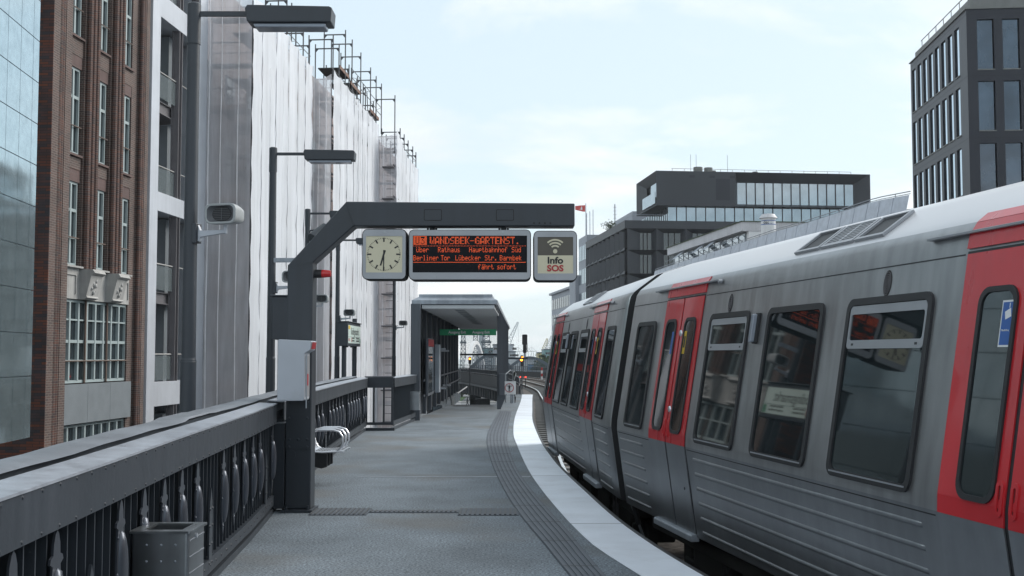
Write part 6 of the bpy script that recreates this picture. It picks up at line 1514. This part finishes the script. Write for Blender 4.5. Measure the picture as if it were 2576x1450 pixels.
# white arch bridge
t = thing('white_arch_bridge', 'tall slender white bridge arch seen through the shelter glass', 'bridge', (-11, 300, -3))
m = MB(); pts = []
for k in range(25):
    f = k / 24; a_ = math.pi * f; pts.append((-11.9 + 3.9 * f + 0.0, 285 + 50 * f, -6 + 11.0 * math.sin(a_) ** 0.8))
for i in range(24): m.bar(pts[i], pts[i+1], 0.8 + 0.5 * abs(i - 12) / 12, 1.0)
m.build('arch', M['white'], t, world=True)
m = MB(); m.box(-16, -5, 283, 337, -6.6, -5.9); m.build('deck', M['greyblock'], t, world=True)
for k in range(3, 22, 2): MB().cyl(pts[k], (pts[k][0], pts[k][1], -6), 0.06, n=4).build('hanger', M['galv'], t, world=True)
# long steel arch bridges
for j, (xa, xb, yt, ye, Y, lab) in enumerate(((1180, 1290, 893, 930, 240, 'blue-grey steel arch bridge crossing behind the shelter glass'), (1276, 1392, 900, 930, 250, 'long shallow steel arch bridge right of the shelter'))):
    A_ = at(xa, ye, Y); B_ = at(xb, ye, Y); T_ = at((xa + xb) / 2, yt, Y); t = thing('steel_arch_bridge', lab, 'bridge', (A_.x, Y, A_.z))
    for off in (0, 9):
        m = MB(); n = 22; up = [(A_.x + (B_.x - A_.x) * k / n, Y + off, A_.z + (T_.z - A_.z) * math.sin(math.pi * k / n)) for k in range(n + 1)]
        for k in range(n): m.bar(up[k], up[k+1], 0.35, 0.55)
        m.build('arch_rib', M['far_steel'], t, world=True)
        m = MB()
        for k in range(1, n): m.bar(up[k], (up[k][0], Y + off, A_.z - 0.4), 0.10)
        m.build('hangers', M['far_steel'], t, world=True)
    MB().box(A_.x - 3, B_.x + 3, Y, Y + 9, A_.z - 1.0, A_.z - 0.4).build('deck', M['far_steel'], t, world=True)
# trees by the harbour
def tree(label, x, ytop, Y, r, h):
    p = at(x, ytop, Y); t = thing('tree', label, 'tree', (p.x, Y, ST)); H_ = p.z - ST; m = MB(); m.cyl((0, 0, 0), (0, 0, H_ * 0.6), 0.4, 0.15, n=6)
    for k in range(5): a_ = k * 1.3; m.cyl((0, 0, H_ * 0.35), (r * .6 * math.cos(a_), r * .6 * math.sin(a_), H_ * 0.7), 0.15, 0.05, n=5)
    m.build('trunk', M['plank'], t); m = MB()
    cl = [Vector((random.gauss(0, r * .45), random.gauss(0, r * .45), H_ * random.uniform(0.5, 0.92))) for _ in range(16)]
    for k in range(1500):
        c = random.choice(cl) + Vector((random.gauss(0, r * .22), random.gauss(0, r * .22), random.gauss(0, r * .2))); a_ = Vector((random.uniform(-1, 1), random.uniform(-1, 1), random.uniform(-1, 1))).normalized() * 0.35; b_ = a_.cross(Vector((random.random(), random.random(), random.random()))).normalized() * 0.3
        m.add([tuple(c - a_), tuple(c + b_), tuple(c + a_), tuple(c - b_)], [(0, 1, 2, 3)])
    m.build('crown', M['foliage'], t)
tree('green tree beyond the viaduct, closest to the train cab', 1385, 903, 330, 5, 9)
tree('green tree beyond the blue shed', 1370, 912, 340, 4, 8)
tree('small tree on the quay under the viaduct', 1190, 960, 262, 4, 6)
# striped marker post
p = at(1363, 925, 120); q = at(1363, 955, 120); t = thing('striped_marker', 'short red and white striped marker post beside the outer track', 'marker post', (p.x, 120, q.z)); h = p.z - q.z
for k in range(4): MB().cyl((0, 0, h * k / 4), (0, 0, h * (k + 1) / 4), 0.1, n=8).build('band', M['red_print'] if k % 2 else M['white'], t)
# walking person on the street
def person():
    P0 = at(1175.5, 1018, 212); g_ = P0.x
    t = thing('person', 'person in dark clothes walking on the street, seen through the shelter glass', 'person', (g_, 212, ST))
    V = {'pel': (0, 0, .95, .15), 'ch': (0.02, 0, 1.25, .17), 'sh': (0.03, 0, 1.42, .12), 'nk': (0.04, 0, 1.50, .06), 'hd': (0.06, 0, 1.60, .10), 'ht': (0.06, 0, 1.70, .09),
         'h1': (0, -.1, .88, .10), 'k1': (.22, -.1, .52, .07), 'a1': (.30, -.1, .09, .045), 't1': (.48, -.1, .04, .035), 'h2': (0, .1, .88, .10), 'k2': (-.10, .1, .50, .07), 'a2': (-.36, .1, .14, .045), 't2': (-.25, .1, .03, .035),
         's1': (0.03, -.2, 1.40, .07), 'e1': (-.14, -.24, 1.14, .05), 'w1': (-.08, -.24, .90, .035), 'f1': (-.04, -.24, .82, .035), 's2': (0.03, .2, 1.40, .07), 'e2': (.12, .25, 1.14, .05), 'w2': (.30, .24, .98, .035), 'f2': (.37, .24, .94, .035)}
    E_ = ['pel ch', 'ch sh', 'sh nk', 'nk hd', 'hd ht', 'pel h1', 'h1 k1', 'k1 a1', 'a1 t1', 'pel h2', 'h2 k2', 'k2 a2', 'a2 t2', 'sh s1', 's1 e1', 'e1 w1', 'w1 f1', 'sh s2', 's2 e2', 'e2 w2', 'w2 f2']
    ks = list(V); me = bpy.data.meshes.new('body'); me.from_pydata([V[k][:3] for k in ks], [tuple(ks.index(q) for q in e.split()) for e in E_], [])
    o = bpy.data.objects.new('body', me); COL.objects.link(o); o.parent = t; me.materials.append(M['cloth']); o.modifiers.new('skin', 'SKIN')
    if not me.skin_vertices: me.attributes  # layer is made by the modifier when evaluated
    try:
        import bmesh
        bm = bmesh.new(); bm.from_mesh(me); sl_ = bm.verts.layers.skin.verify(); bm.verts.ensure_lookup_table()
        for i, k in enumerate(ks): bm.verts[i][sl_].radius = (V[k][3],) * 2; bm.verts[i][sl_].use_root = (k == 'pel')
        bm.to_mesh(me); bm.free()
    except Exception as ex: print('skin', ex)
    o.modifiers.new('sub', 'SUBSURF').levels = 1; o.modifiers['sub'].render_levels = 1
    hm = MB(); hm.cyl((0.05, 0, 1.64), (0.05, 0, 1.75), 0.11, 0.08, n=10); hm.build('hair', M['black'], t, smooth=True)
person()

# ------------------------------------------------------------------ haze over the harbour
hz = MB().box(-2450, 2450, -80, 2650, ST - 2.6, 60).build('haze', M['white']); hz['kind'] = 'stuff'
hm_ = bpy.data.materials.new('thin_haze'); hm_.use_nodes = True; n_ = hm_.node_tree.nodes; n_.clear()
ho = n_.new('ShaderNodeOutputMaterial'); pv = n_.new('ShaderNodeVolumePrincipled'); pv.inputs['Color'].default_value = (0.93, 0.97, 1.0, 1); pv.inputs['Density'].default_value = 0.00016; pv.inputs['Anisotropy'].default_value = 0.3
hm_.node_tree.links.new(pv.outputs[0], ho.inputs['Volume']); hz.data.materials.clear(); hz.data.materials.append(hm_)
